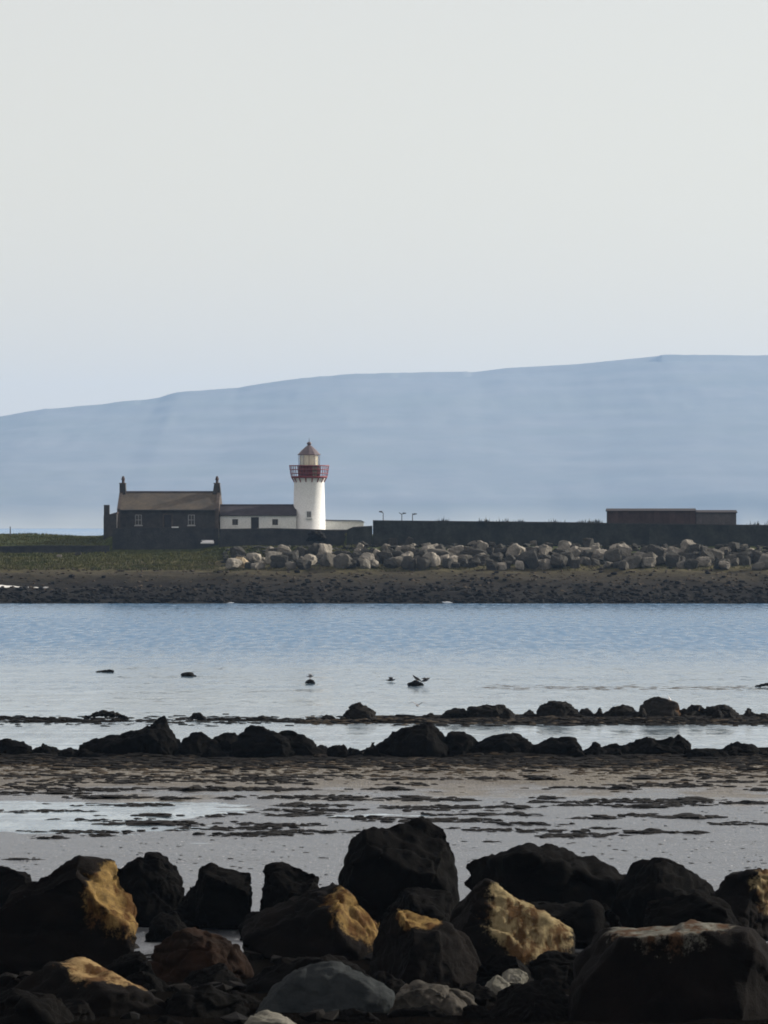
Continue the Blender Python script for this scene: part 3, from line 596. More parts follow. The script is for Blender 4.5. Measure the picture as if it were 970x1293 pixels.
obj('pole', tube(bmesh.new(), (0, 0, -0.3), (0, 0, 1.0), 0.09, 0.07), M['frame'], T); obj('cap', bx(-0.12, 0.12, -0.12, 0.12, 1.0, 1.06), M['frame'], T)
p = P(262, 687, 787.2); T = thing('upturned_dinghy', 'small white upturned dinghy at the foot of the garden wall', 'boat', p)
bm = bmesh.new(); secs = [(-1.0, 0.12, 0.2), (-0.7, 0.38, 0.4), (0, 0.5, 0.48), (0.6, 0.48, 0.46), (0.95, 0.40, 0.38)]; rings = []
for x_, w_, h_ in secs: rings.append([bm.verts.new((x_, w_ * math.cos(a), h_ * math.sin(a) + 0.05)) for a in np.linspace(0, math.pi, 9)])
for a, b_ in zip(rings, rings[1:]):
    for k in range(8): bm.faces.new((a[k], a[k + 1], b_[k + 1], b_[k]))
    bm.faces.new((a[0], b_[0], b_[8], a[8]))
bm.faces.new(rings[0]); bm.faces.new(rings[-1]); bmesh.ops.recalc_face_normals(bm, faces=bm.faces)
obj('hull', bm, M['whitepaint'], T, smooth=True); obj('keel', bx(-0.9, 0.9, -0.03, 0.03, 0.50, 0.58), M['whitepaint'], T)
p = P(221, 666.4, 788.5); bm = bx(-0.5, 0.5, -0.12, 0.2, 0, 0.16); bmesh.ops.bevel(bm, geom=bm.edges[:], offset=0.03, segments=1)
tag(obj('stone_slab', bm, M['whitepaint'], None, p + Vector((0, 0, 0.0))), 'small white slab lying on the garden wall coping', 'slab')

V, F = [], []; r = random.Random(3)
for k in range(420):                                   # straggling weeds rooted along the wall top
    c_ = r.choice((560, 614, 637, 656, 700, 735, 748, 752, 955)); pxx = c_ + r.gauss(0, 5); p = P(pxx, 658.3 + (pxx - 471) * 0.0118, 779.9); h = abs(r.gauss(0, 0.28)) + 0.1; o_ = len(V); lx = r.gauss(0, 0.15)
    V.extend([(p.x - 0.05, p.y + r.uniform(-0.3, 0.3), p.z + 0.05), (p.x + 0.05, p.y + r.uniform(-0.3, 0.3), p.z + 0.05), (p.x + lx, p.y, p.z + 0.12 + h)]); F.append((o_, o_ + 1, o_ + 2))
me = bpy.data.meshes.new('wall_weeds'); me.from_pydata(V, [], F); tag(link('wall_weeds', me, M['darkbank']), 'straggling weeds along the top of the sea wall', 'weeds', kind='stuff')

# riprap: pale boulders below the sea wall
def blob_pts(r, fx=1.0, fy=1.0, fz=0.8, n=16):
    out = []
    for _ in range(n):
        v_ = Vector((r.gauss(0, 1), r.gauss(0, 1), r.gauss(0, 1))).normalized(); s = r.uniform(0.8, 1.05); out.append((v_.x * s * fx, v_.y * s * fy, v_.z * s * fz))
    return out
protos = []
for k in range(14):
    r = random.Random(100 + k); me = rock_mesh('riprap_boulder', [(sx * r.uniform(0.6, 1.05), sy * r.uniform(0.5, 0.95), sz * r.uniform(0.4, 0.85)) for sx in (-1, 1) for sy in (-1, 1) for sz in (-1, 1)] + blob_pts(r, 0.95, 0.8, 0.7, 3), 0.075, k + 50, 0.075, 0, 2.0); me.materials.append(M['limestone']); protos.append(me)
r = random.Random(5); RG = 'pale boulders of the bank below the walls'
def place_boulder(pxc, pyb, wpx, hpx, label, rot=None, mi=None, tan=False):
    # on the bank, foot at row pyb
    ds = np.arange(745, 792, 0.25); zs_ = island_z((pxc - CX) / FPX * ds, ds); zz_ = CAMH - (pyb - HOR) / FPX * ds; d = ds[np.argmax(zz_ <= zs_)] if (zz_ <= zs_).any() else 770
    me = protos[r.randrange(len(protos)) if mi is None else mi]
    if tan: me = me.copy(); me.materials.clear(); me.materials.append(M['tan'])
    o = link('riprap_boulder', me, None); p = P(pxc, pyb, d)
    w_ = wpx / FPX * d; h_ = hpx / FPX * d
    o.scale = (w_ / 2, w_ / 2 * r.uniform(0.7, 1.0), h_ / 2 / 0.75); o.location = p + Vector((0, 0, h_ * 0.42))
    o.rotation_euler = rot or (r.uniform(-0.35, 0.35), r.uniform(-0.35, 0.35), r.uniform(0, 6.28))
    return tag(o, label, 'boulder', RG if label.startswith('pale limestone boulder in') else None)
BL = [(305, 717, 20, 14, 'tan boulder, leftmost and brightest of the bank below the cottage', (0.2, 0.5, 0.3), True),
      (516, 694, 10, 17, 'upright pale stone standing at the top of the boulder bank', (0.1, 0.3, 0.2), False),
      (548, 706, 36, 16, 'long flat pale slab boulder low in the middle of the bank', (0.0, 0.12, 0.1), False),
      (600, 705, 40, 14, 'long thin pale slab boulder beside the flat slab in mid bank', (0.0, 0.15, -0.2), False),
      (656, 704, 24, 16, 'pair-topped pale boulder in the bank right of the flat slabs', (0.4, 0.3, 1.0), False),
      (672, 713, 20, 15, 'pale boulder pointing down at the foot of the bank right of the flat slabs', (0.2, 0.7, 0.4), False),
      (825, 704, 36, 15, 'broad rounded pale boulder in the bank below the red-brown shed', (0.0, 0.1, 0.3), False),
      (874, 699, 28, 16, 'tall pale boulder topping the bank below the grey shed', (0.3, 0.2, 0.5), False),
      (896, 708, 24, 14, 'tilted pale boulder right of the tall one below the grey shed', (0.2, 0.5, 0.2), False),
      (953, 708, 28, 14, 'bright pale boulder near the right edge of the bank', (0.1, 0.2, 0.9), False),
      (727, 707, 14, 16, 'small bright white stone in the bank left of the red-brown shed', (0.2, 0.6, 0.2), False)]
for a in BL: place_boulder(a[0], a[1], a[2], a[3], a[4], a[5], None, a[6])
LAB = 'pale limestone boulder in the sea-defence bank along the island shore'
for row, (yb, n, s0, s1) in enumerate(((717, 58, 12, 27), (711, 58, 11, 26), (704, 54, 10, 25), (697, 44, 8, 20), (691, 22, 6, 14))):
    for k in range(n):
        pxc = 292 + (985 - 292) * (k + r.uniform(0.1, 0.9)) / n
        if row >= 3 and pxc < 440: continue
        if row == 2 and pxc < 330: continue
        sz = r.uniform(s0, s1); place_boulder(pxc, yb + r.uniform(-3, 2.5), sz, sz * r.uniform(0.55, 0.85), LAB)
o = outline_rock('dark_boulder', 'dark rounded boulder in front of the lighthouse foot', 'boulder', [(386, 684), (388, 674), (394, 669), (403, 669), (410, 674), (413, 684)], 785.5, M['wrack'], amp=0.05)
for a, lab in (((74, 705, 10, 5), 'small pale stone on the grass bank, left of a pair'), ((98, 703, 12, 6), 'small pale stone on the grass bank, right of a pair')):
    place_boulder(*a, lab)

# weed-covered stones along the island tide line and scattered over its slope: beyond counting
def scatter_mesh(name, items, mat, base_pts):
    """items: (loc, scale xyz, rz); low-poly stones joined in one mesh"""
    V, F = [], []; off = 0
    for loc, sc, rz, k in items:
        pv, pf = base_pts[k]; c_, s_ = math.cos(rz), math.sin(rz)
        v_ = pv * np.array(sc); v_ = np.stack([v_[:, 0] * c_ - v_[:, 1] * s_, v_[:, 0] * s_ + v_[:, 1] * c_, v_[:, 2]], 1) + np.array(loc)
        V.append(v_); F.append(pf + off); off += len(v_)
    me = bpy.data.meshes.new(name); me.from_pydata(np.concatenate(V).tolist(), [], np.concatenate(F).tolist()); return link(name, me, mat)
base_st = []
for k in range(10):
    q = random.Random(300 + k); bm = bmesh.new()
    for p_ in blob_pts(q, 1, 1, 0.75, 14): bm.verts.new(p_)
    rr_ = bmesh.ops.convex_hull(bm, input=bm.verts); bmesh.ops.delete(bm, geom=[g for g in rr_['geom_interior'] if isinstance(g, bmesh.types.BMVert)], context='VERTS')
    bmesh.ops.triangulate(bm, faces=bm.faces); bm.verts.index_update()
    base_st.append((np.array([v_.co[:] for v_ in bm.verts]), np.array([[v_.index for v_ in f_.verts] for f_ in bm.faces]))); bm.free()
items = []
for k in range(2600):
    x_ = r.uniform(-62, 62); d = 720.5 + abs(r.gauss(0, 11)); s = r.uniform(0.15, 0.55) * (1.5 if d < 726 and r.random() < 0.25 else 1)
    z = float(island_z(np.array([x_]), np.array([d]))[0]) if k < 0 else None
    items.append([x_, d, s])
zz_ = island_z(np.array([i[0] for i in items]), np.array([i[1] for i in items]))
its = [((a, b_, z + s * 0.25), (s, s, s * 0.8), r.uniform(0, 6.28), r.randrange(10)) for (a, b_, s), z in zip(items, zz_)]
tag(scatter_mesh('shore_stones', its, M['wrack'], base_st), 'dark weed-covered stones along the island tide line', 'stones', kind='stuff')
items = [(r.uniform(-62, 62), r.uniform(733, 768), r.uniform(0.08, 0.34)) for _ in range(1900)]
zz_ = island_z(np.array([i[0] for i in items]), np.array([i[1] for i in items]))
its = [((a, b_, z + s * 0.2), (s * 1.2, s, s * 0.7), r.uniform(0, 6.28), r.randrange(10)) for (a, b_, s), z in zip(items, zz_)]
tag(scatter_mesh('slope_stones', its, M['browncl'], base_st), 'brown stones and tussocks scattered on the island slope', 'stones', kind='stuff')
items = [(r.uniform(-23, 62), r.uniform(762, 779), r.uniform(0.25, 0.75)) for _ in range(900)]
zz_ = island_z(np.array([i[0] for i in items]), np.array([i[1] for i in items]))
its = [((a, b_, z + s * 0.2), (s * 1.2, s, s * 0.75), r.uniform(0, 6.28), r.randrange(10)) for (a, b_, s), z in zip(items, zz_)]
tag(scatter_mesh('bank_stones', its, M['darkbank'], base_st), 'dark stones packed between the pale boulders of the bank', 'stones', kind='stuff')
# rough grass tufts on the island top (left field and between boulders)
V, F = [], []
def tufts(n, x0, x1, d0, d1, h0, h1):
    xs_ = rng.uniform(x0, x1, n); ds_ = rng.uniform(d0, d1, n); zs_ = island_z(xs_, ds_)
    for x_, d_, z_ in zip(xs_, ds_, zs_):
        for _ in range(3):
            a = r.uniform(0, 6.28); h = r.uniform(h0, h1); w_ = h * 0.28; o_ = len(V); dx_, dy_ = math.cos(a), math.sin(a); lx, ly = r.gauss(0, 0.3) * h, r.gauss(0, 0.3) * h
            V.extend([(x_ - dx_ * w_, d_ - dy_ * w_, z_ - 0.05), (x_ + dx_ * w_, d_ + dy_ * w_, z_ - 0.05), (x_ + lx, d_ + ly, z_ + h)]); F.append((o_, o_ + 1, o_ + 2))
tufts(9000, -62, -24, 758, 786, 0.12, 0.4); tufts(7000, -66, -40, 789, 826, 0.08, 0.28); tufts(4000, -24, -4, 768, 786, 0.12, 0.4); tufts(5000, -24, 62, 754, 764, 0.08, 0.25)
me = bpy.data.meshes.new('grass'); me.from_pydata(V, [], F)
M['grass'] = simple('coarse_grass', (0.045, 0.06, 0.02), (0.13, 0.12, 0.045), 0.25, 0.95, 0.0, kind='Position', spec=0.1)
tag(link('grass', me, M['grass']), 'coarse grass on the island slope and field', 'grass', kind='stuff')
xs = np.linspace(-78, (62 - CX) / FPX * 744, 40); ys = np.linspace(739.0, 746.0, 22); X, Y = np.meshgrid(xs, ys)
cut = 0.16 - 0.42 * np.abs((Y - 742.6 + 0.9 * fbm2(X / 4, Y * 0, 3, seed=21)) / 2.2) ** 2 - 0.3 * smooth01((52 - CX) / FPX * 744, (62 - CX) / FPX * 744, X)
M['poolsheen'] = simple('pale_pool_sheen', (0.62, 0.62, 0.60), (0.75, 0.75, 0.73), 1.0, 0.7, 0.2, 0.02, kind='Position')  # pale sheet stands in for a tide pool reflecting the sky
tag(grid_mesh('pool_sheet', X, Y, island_z(X, Y) + cut, M['poolsheen']), kind='structure')

# ------------------------------------------------------------------ black rocks of the tide bars
def bar_rock(label, pts, d, mat='blackrock', **kw):
    x = (min(p[0] for p in pts) + max(p[0] for p in pts)) / 2
    return outline_rock('tide_rock', label, 'rock', pts, d, M[mat], **kw)
RB = 'second row of black rocks'
rowB = [
 ('low black rock at the left edge in the near black row', [(-18, 966), (-12, 945), (5, 938), (22, 941), (36, 952), (44, 966)]),
 ('small flat black rock second from the left in the near black row', [(34, 967), (44, 952), (58, 945), (68, 950), (76, 967)]),
 ('small black knob just left of the sloping rock shoulder', [(70, 967), (76, 953), (86, 947), (95, 951), (103, 967)]),
 ('rounded black rock against the left side of the peaked rock', [(98, 968), (104, 945), (118, 936), (138, 934), (152, 941), (160, 968)]),
 ('large black peaked rock, sharpest point of the near black row', [(138, 968), (145, 938), (150, 930), (196, 908), (202, 907), (212, 925), (226, 948), (226, 968)]),
 ('black rock with sloping left side right of the peaked rock', [(222, 968), (232, 947), (248, 933), (260, 931), (274, 942), (280, 968)]),
 ('small upright black rock in the gap before the twin-humped rock', [(268, 967), (272, 934), (282, 927), (294, 927), (303, 936), (306, 967)]),
 ('left hump of the wide twin-humped black rock', [(294, 968), (301, 938), (312, 924), (326, 918), (345, 924), (362, 932), (368, 968)]),
 ('right hump of the wide twin-humped black rock', [(338, 969), (346, 930), (360, 924), (376, 925), (390, 940), (402, 960), (404, 969)]),
 ('low black rock right of the twin-humped rock', [(400, 969), (414, 950), (428, 946), (446, 957), (462, 969)]),
 ('low flat black rock touching the left of the big rounded rock', [(444, 968), (456, 951), (474, 949), (490, 955), (494, 968)]),
 ('largest rounded black rock in the middle of the near row', [(478, 969), (485, 942), (498, 928), (530, 916), (541, 914), (556, 926), (562, 945), (564, 969)]),
 ('black hump right of the largest rounded rock', [(552, 969), (556, 938), (570, 930), (585, 930), (602, 938), (614, 950), (616, 969)]),
 ('long low-shouldered black rock right of the middle of the near row', [(602, 969), (610, 940), (632, 932), (650, 932), (664, 940), (680, 954), (684, 969)]),
 ('smooth domed black rock left of the long ragged rock', [(670, 970), (676, 944), (694, 936), (708, 936), (722, 945), (736, 955), (740, 970)]),
 ('low sloping black rock between the dome and the broad block', [(728, 970), (744, 951), (760, 947), (778, 943), (796, 947), (806, 970)]),
 ('broad blocky black rock in the right part of the near row', [(784, 971), (792, 945), (806, 937), (840, 936), (856, 943), (864, 971)]),
 ('upright knob on the right of the broad blocky rock', [(848, 970), (852, 938), (859, 933), (868, 938), (877, 946), (878, 970)]),
 ('long low black rock before the right end of the near row', [(864, 970), (876, 948), (900, 948), (925, 950), (934, 970)]),
 ('rounded black rock with lighter crown at the right end of the near row', [(918, 969), (924, 946), (936, 941), (950, 942), (962, 953), (967, 969)]),
 ('black rock cut by the right edge in the near row', [(958, 970), (964, 956), (976, 950), (990, 954), (1000, 970)]),
]
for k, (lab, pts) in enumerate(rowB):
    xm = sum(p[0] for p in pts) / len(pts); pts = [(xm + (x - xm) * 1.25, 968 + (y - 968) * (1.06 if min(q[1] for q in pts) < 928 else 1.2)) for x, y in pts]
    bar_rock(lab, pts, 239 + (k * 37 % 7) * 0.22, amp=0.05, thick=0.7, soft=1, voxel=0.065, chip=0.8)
rowA = [
 ('low dark rock lying left in the far shingle bar', [(108, 911), (116, 905), (132, 901), (150, 905), (158, 911)], 'wrack'),
 ('tiny dark rock in the far bar above the peaked rock', [(240, 911), (246, 905), (252, 903), (259, 911)], 'wrack'),
 ('dark rock standing in the far bar left of the middle', [(436, 913), (441, 900), (450, 894), (462, 895), (470, 903), (473, 913)], 'wrack'),
 ('flat pinkish-topped rock in the far bar right of the flying gull', [(558, 913), (566, 903), (582, 899), (594, 905), (598, 913)], 'wrack'),
 ('low pale-flecked rock in the far bar below the flying gull', [(596, 913), (602, 901), (622, 896), (632, 902), (638, 913)], 'wrack'),
 ('dark knobbed rock in the far bar above the long shouldered rock', [(684, 914), (692, 901), (706, 893), (716, 896), (724, 906), (728, 914)], 'wrack'),
 ('small pointed rock in the far bar', [(748, 914), (752, 899), (757, 899), (762, 914)], 'wrack'),
 ('rock with reddish right face left of the big far boulder', [(766, 914), (776, 902), (790, 896), (798, 897), (801, 910), (803, 914)], 'wrack'),
 ('wide low dark rock right of the big far boulder', [(856, 915), (866, 900), (884, 896), (892, 901), (898, 915)], 'wrack'),
 ('flat-topped dark rock near the right end of the far bar', [(894, 915), (900, 899), (912, 896), (928, 897), (934, 905), (938, 915)], 'wrack'),
 ('low dark rock toward the right edge in the far bar', [(934, 915), (942, 905), (954, 904), (962, 915)], 'wrack'),
 ('dark rock at the right edge of the far bar', [(958, 915), (966, 904), (980, 902), (990, 915)], 'wrack'),
]
for lab, pts, mt in rowA:
    xm = sum(p[0] for p in pts) / len(pts); pts = [(xm + (x - xm) * (1.2 if xm < 540 else 1.45), 914 + (y - 914) * 1.4) for x, y in pts]
    bar_rock(lab, pts, 291.5, mt, amp=0.06, thick=0.7, voxel=0.06, soft=2)
q = random.Random(77); seed0 = _rs[0]; _rs[0] = 500
def jag(xm, yb, w_, h_): return [(xm - w_ / 2, yb), (xm - w_ * q.uniform(0.3, 0.45), yb - h_ * q.uniform(0.4, 0.7)), (xm - w_ * q.uniform(-0.1, 0.2), yb - h_), (xm + w_ * q.uniform(0.2, 0.4), yb - h_ * q.uniform(0.5, 0.8)), (xm + w_ / 2, yb)]
for xm in (545, 575, 640, 655, 668, 732, 742, 770, 812, 868, 905, 922, 946, 966, 300, 330, 395, 415, 490, 520):
    o = bar_rock('small jagged dark rock among the weed of the far bar', jag(xm, 914, q.uniform(16, 30), q.uniform(12, 21) * (1 if xm > 530 else 0.6)), 290.5 + q.uniform(-1.5, 2), 'wrack', amp=0.07, voxel=0.05, soft=0); tag(o, group='small rocks of the far bar')
for xm in (20, 62, 92, 112, 230, 270, 296, 405, 428, 448, 470, 606, 672, 730, 752, 776, 880, 905, 925, 960):
    o = bar_rock('small black rock wedged between the larger rocks of the near black row', jag(xm, 966, q.uniform(28, 52), q.uniform(20, 31)), 238.4 + q.uniform(-0.5, 1.5), 'blackrock', amp=0.06, voxel=0.06, soft=0); tag(o, group='small rocks of the near black row')
_rs[0] = seed0
bigA = P(845, 900, 292)
M['bigA'] = rock_mat('far_boulder_stone', (0.009, 0.009, 0.009), (0.03, 0.026, 0.022), lit_patch=((0.12, 0.085, 0.055), (0.22, 0.16, 0.10), (0.32, 0.25, 0.17)), spot=(1.15, 0.1, 0.8), radius=0.85)  # tan patch paints sunlight on the right side
bar_rock('biggest boulder of the far bar, with a pale tan right side', [(802, 916), (806, 898), (816, 885), (832, 879), (848, 879), (857, 889), (861, 903), (864, 916)], 290.5, 'bigA', amp=0.04, thick=0.8, voxel=0.06, front=[(806, 916, 1.0), (820, 892, 0.7), (848, 886, 0.9), (850, 916, 1.2)])
for lab, pts, d in [('flat dark rock alone in the calm water, far left', [(119, 850), (124, 846), (133, 845), (142, 847), (145, 850)], 385),
                    ('flat dark rock alone in the calm water, second from left', [(227, 855), (231, 850), (238, 848), (245, 850), (249, 855)], 375),
                    ('small dark rock in the calm water under the perched bird', [(384, 864), (387, 860), (392, 857), (397, 860), (399, 864)], 358),
                    ('dark rock in the calm water carrying two birds', [(514, 867), (517, 862), (524, 858), (532, 861), (536, 867)], 352),
                    ('dark rock at the right edge of the calm water', [(952, 868), (960, 864), (968, 861), (980, 860), (992, 868)], 350)]:
    bar_rock(lab, pts, d, 'wrack', amp=0.05, voxel=0.07)

# ------------------------------------------------------------------ shingle and weed on the bars, wrack on the sand
def bz(x_, d_): return np.maximum(beach_z(x_, d_), -0.02)
def scatter_beach(name, label, n, fx, fd, s0, s1, flat, mat, keep=None):
    xs_, ds_ = [], []
    while len(xs_) < n:
        d_ = fd(); pxx = fx(); x_ = (pxx - CX) / FPX * d_
        if keep is None or keep(pxx, d_): xs_.append(x_); ds_.append(d_)
    xs_, ds_ = np.array(xs_), np.array(ds_); zs_ = bz(xs_, ds_); its_ = []
    for x_, d_, z_ in zip(xs_, ds_, zs_):
        s = s0 + (s1 - s0) * r.random() ** 2; its_.append(((x_, d_, z_ + s * flat * 0.2), (s * r.uniform(1, 2.2), s, s * flat), r.gauss(0, 0.3), r.randrange(10)))
    return tag(scatter_mesh(name, its_, mat, base_st), label, 'seaweed' if 'weed' in label else 'stones', kind='stuff')
ux = lambda: r.uniform(-25, 995)
scatter_beach('bar_weed', 'dark weed and shingle strewn along the far bar', 4200, ux, lambda: r.gauss(290, 3.4), 0.06, 0.3, 0.42, M['wrack'], lambda p_, d_: 282 < d_ < 306 and (r.random() < 0.25 + 0.75 * (p_ > 540)) )
scatter_beach('bar_shingle', 'brown weedy shingle among the far bar rocks', 900, lambda: r.uniform(380, 995), lambda: r.gauss(289, 2.5), 0.06, 0.22, 0.6, M['browncl'])
scatter_beach('rock_foot_weed', 'dark weed mat at the foot of the near black row', 3600, ux, lambda: 239.5 - abs(r.gauss(0, 4.2)), 0.10, 0.36, 0.38, M['wrack'])
scatter_beach('rock_foot_brown_weed', 'brown and ochre weed strewn before the near black row', 3600, ux, lambda: 240 - abs(r.gauss(0, 8.0)), 0.06, 0.24, 0.35, M['browncl'])
scatter_beach('far_weed_line', 'thin floating weed line in the calm water', 900, lambda: r.uniform(610, 990), lambda: r.gauss(349, 3.0), 0.1, 0.4, 0.12, M['browncl'])
scatter_beach('water_specks', 'small dark weed specks in the calm shallow water', 420, ux, lambda: r.uniform(300, 372), 0.08, 0.3, 0.12, M['browncl'])
cl = []
for k in range(62):
    yy = 982 + 75 * r.random() ** 1.6; d0_ = CAMH / ((yy - HOR) / FPX); xc_ = r.uniform(-20, 990); w_ = r.uniform(25, 95)
    for j in range(int(w_ * 0.55)):
        d_ = d0_ + r.gauss(0, 0.55); cl.append(((xc_ + r.gauss(0, 0.5) * w_ - CX) / FPX * d_, d_))
xs_ = np.array([c_[0] for c_ in cl]); ds_ = np.array([c_[1] for c_ in cl]); zs_ = bz(xs_, ds_)
its = [((x_, d_, z_ + 0.01), (r.uniform(0.12, 0.4), r.uniform(0.12, 0.35), r.uniform(0.03, 0.1)), r.gauss(0, 0.3), r.randrange(10)) for x_, d_, z_ in zip(xs_, ds_, zs_)]
tag(scatter_mesh('wrack_streaks', its, M['weed'], base_st), 'thin dark streaks of stranded weed across the sand flat', 'seaweed', kind='stuff')
scatter_beach('sand_specks', 'small weed scraps and pebbles on the wet sand', 1000, ux, lambda: 225 - 75 * r.random() ** 0.6, 0.015, 0.075, 0.4, M['wrack'])

# named weed clumps, flat and ragged, on the sand
def clump_mesh(k):
    q = random.Random(700 + k); V_, F_ = [], []; off = 0
    for j in range(34):
        u = q.uniform(-1, 1); lim = (1 - abs(u) ** 1.6); s = q.uniform(0.07, 0.2) * (0.45 + lim)
        loc = (u, q.gauss(0, 0.3) * lim, q.uniform(0, 0.35) * lim * 0.5); pv, pf = base_st[q.randrange(10)]
        V_.append(pv * np.array((s * q.uniform(1, 1.9), s * 1.3, s * 0.75)) + np.array(loc)); F_.append(pf + off); off += len(pv)
    me = bpy.data.meshes.new('seaweed_clump'); me.from_pydata(np.concatenate(V_).tolist(), [], np.concatenate(F_).tolist()); me.materials.append(M['weed']); return me
cm = [clump_mesh(k) for k in range(9)]
clumps = [(0, 40, 1000), (45, 120, 1001), (95, 205, 1007), (190, 260, 1008), (215, 300, 998), (265, 305, 1008), (40, 75, 1013), (60, 100, 1021), (108, 142, 1028), (155, 248, 1028), (110, 245, 1039), (262, 315, 1027), (203, 248, 1047), (33, 93, 1057), (100, 152, 1054), (338, 420, 1016), (385, 415, 1009), (360, 430, 1026), (395, 460, 1023), (452, 525, 997), (455, 560, 1008), (530, 612, 1010), (470, 535, 1020), (535, 565, 1000), (600, 638, 1023), (632, 690, 1020), (690, 752, 1017), (658, 722, 1007), (742, 812, 997), (710, 790, 1033), (738, 790, 1045), (762, 860, 1050), (776, 862, 1018), (822, 925, 1032), (826, 930, 1010), (860, 900, 992), (930, 985, 997), (905, 970, 1014), (670, 700, 1030), (700, 740, 1056), (830, 850, 1076), (250, 290, 1030), (590, 640, 984), (640, 720, 986), (300, 380, 985), (120, 200, 988), (780, 860, 984), (0, 60, 1086), (605, 640, 1062), (430, 462, 1050), (396, 420, 1083)]
for k, (xa, xb, yy) in enumerate(clumps):
    xm = (xa + xb) / 2; d = CAMH / ((yy + 2 - HOR) / FPX); d = min(d, 232); p = P(xm, yy, d); w_ = (xb - xa) / FPX * d
    o = link('seaweed_clump', cm[k % 9], None); o.location = (p.x, d, float(bz(np.array([p.x]), np.array([d]))[0]) - 0.02); o.scale = (w_ / 2.1, min(w_ * 0.6, 2.0), min(0.8, 0.3 * w_) * r.uniform(0.6, 1.0)); o.rotation_euler = (0, 0, r.choice((0, math.pi)) + r.gauss(0, 0.06))
    tag(o, 'flat ragged dark seaweed clump on the wet sand behind the near boulders', 'seaweed', 'seaweed clumps on the sand flat')

# ------------------------------------------------------------------ foreground boulders
OC = ((0.15, 0.10, 0.04), (0.27, 0.175, 0.06), (0.36, 0.27, 0.14))        # ochre lichens, sunlight in the colour
TN = ((0.20, 0.16, 0.085), (0.31, 0.25, 0.14), (0.42, 0.36, 0.25))         # khaki lichens and stone, sunlight in the colour
GR = ((0.10, 0.10, 0.085), (0.19, 0.185, 0.16), (0.27, 0.26, 0.23))        # grey stone brightened as a sunlit top
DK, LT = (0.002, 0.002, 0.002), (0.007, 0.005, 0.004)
def boulder(label, pts, d, front=None, lit_patch=None, spot=None, radius=1.0, mat=None, **kw):
    """spot: (px,py,nearer) centre of the painted sunlit patch"""
    if lit_patch:
        w = [P(x, y, d) for x, y in pts]; base = Vector(((min(p.x for p in w) + max(p.x for p in w)) / 2, d, min(p.z for p in w)))
        s = P(spot[0], spot[1], d - spot[2]) - base
        mat = rock_mat('boulder_stone', DK, LT, lit_patch, tuple(s), radius)
    kw['amp'] = 0.006 + kw.get('amp', 0.035); kw.setdefault('soft', 0)
    return outline_rock('boulder', label, 'boulder', pts, d, mat or M['blackrock'], front, **kw)
# far rank
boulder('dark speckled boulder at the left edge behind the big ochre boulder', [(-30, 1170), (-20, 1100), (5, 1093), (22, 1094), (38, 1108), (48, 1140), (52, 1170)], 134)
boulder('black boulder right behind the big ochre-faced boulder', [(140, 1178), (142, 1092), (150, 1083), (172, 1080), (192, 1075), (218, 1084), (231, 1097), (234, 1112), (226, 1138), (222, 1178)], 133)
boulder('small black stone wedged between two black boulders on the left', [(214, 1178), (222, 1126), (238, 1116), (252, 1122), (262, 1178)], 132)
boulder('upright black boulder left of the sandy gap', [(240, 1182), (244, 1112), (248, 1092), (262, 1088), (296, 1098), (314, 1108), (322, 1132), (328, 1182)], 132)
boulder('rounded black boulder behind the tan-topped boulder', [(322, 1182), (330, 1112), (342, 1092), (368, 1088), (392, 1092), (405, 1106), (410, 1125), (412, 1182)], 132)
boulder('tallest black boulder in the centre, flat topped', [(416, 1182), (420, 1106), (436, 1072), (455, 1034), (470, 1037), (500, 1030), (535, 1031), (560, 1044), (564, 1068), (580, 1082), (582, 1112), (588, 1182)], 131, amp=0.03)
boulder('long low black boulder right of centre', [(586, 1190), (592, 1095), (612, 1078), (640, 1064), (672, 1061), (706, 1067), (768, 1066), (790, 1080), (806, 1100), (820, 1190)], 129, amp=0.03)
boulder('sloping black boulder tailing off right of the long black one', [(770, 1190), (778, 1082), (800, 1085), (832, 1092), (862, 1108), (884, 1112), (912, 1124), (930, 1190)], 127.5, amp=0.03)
boulder('dark boulder with tan right face at the right edge', [(885, 1190), (892, 1118), (906, 1106), (922, 1096), (945, 1094), (985, 1095), (1015, 1110), (1020, 1190)], 124, front=[(890, 1190, 1.0), (910, 1118, 0.5), (944, 1106, 1.0), (950, 1190, 1.5), (1000, 1180, 0.3)], lit_patch=TN, spot=(972, 1130, 0.4), radius=0.65)
# middle rank
boulder('big left boulder with ochre and rust streaked right face', [(-60, 1245), (-40, 1175), (0, 1138), (40, 1108), (78, 1086), (97, 1076), (112, 1080), (134, 1080), (150, 1090), (164, 1103), (173, 1128), (178, 1152), (177, 1190), (170, 1245)], 113.5,
        front=[(-50, 1245, 1.2), (10, 1160, 1.0), (96, 1118, 0.75), (118, 1098, 0.8), (104, 1160, 1.3), (150, 1245, 1.45), (60, 1245, 1.6)], lit_patch=OC, spot=(158, 1140, 0.6), radius=1.0, amp=0.028, thick=0.6)
boulder('tan-nosed boulder left of centre with sunlit lichens on its right end', [(304, 1235), (308, 1185), (328, 1162), (368, 1142), (400, 1128), (424, 1118), (452, 1115), (464, 1130), (478, 1150), (488, 1168), (482, 1235)], 118,
        front=[(310, 1235, 0.9), (330, 1182, 0.5), (402, 1150, 0.6), (414, 1136, 0.5), (446, 1128, 0.35), (432, 1176, 1.05), (452, 1186, 0.9), (440, 1235, 1.3), (360, 1235, 1.3)], lit_patch=OC, spot=(455, 1152, 0.45), radius=0.85, amp=0.025, thick=0.65)
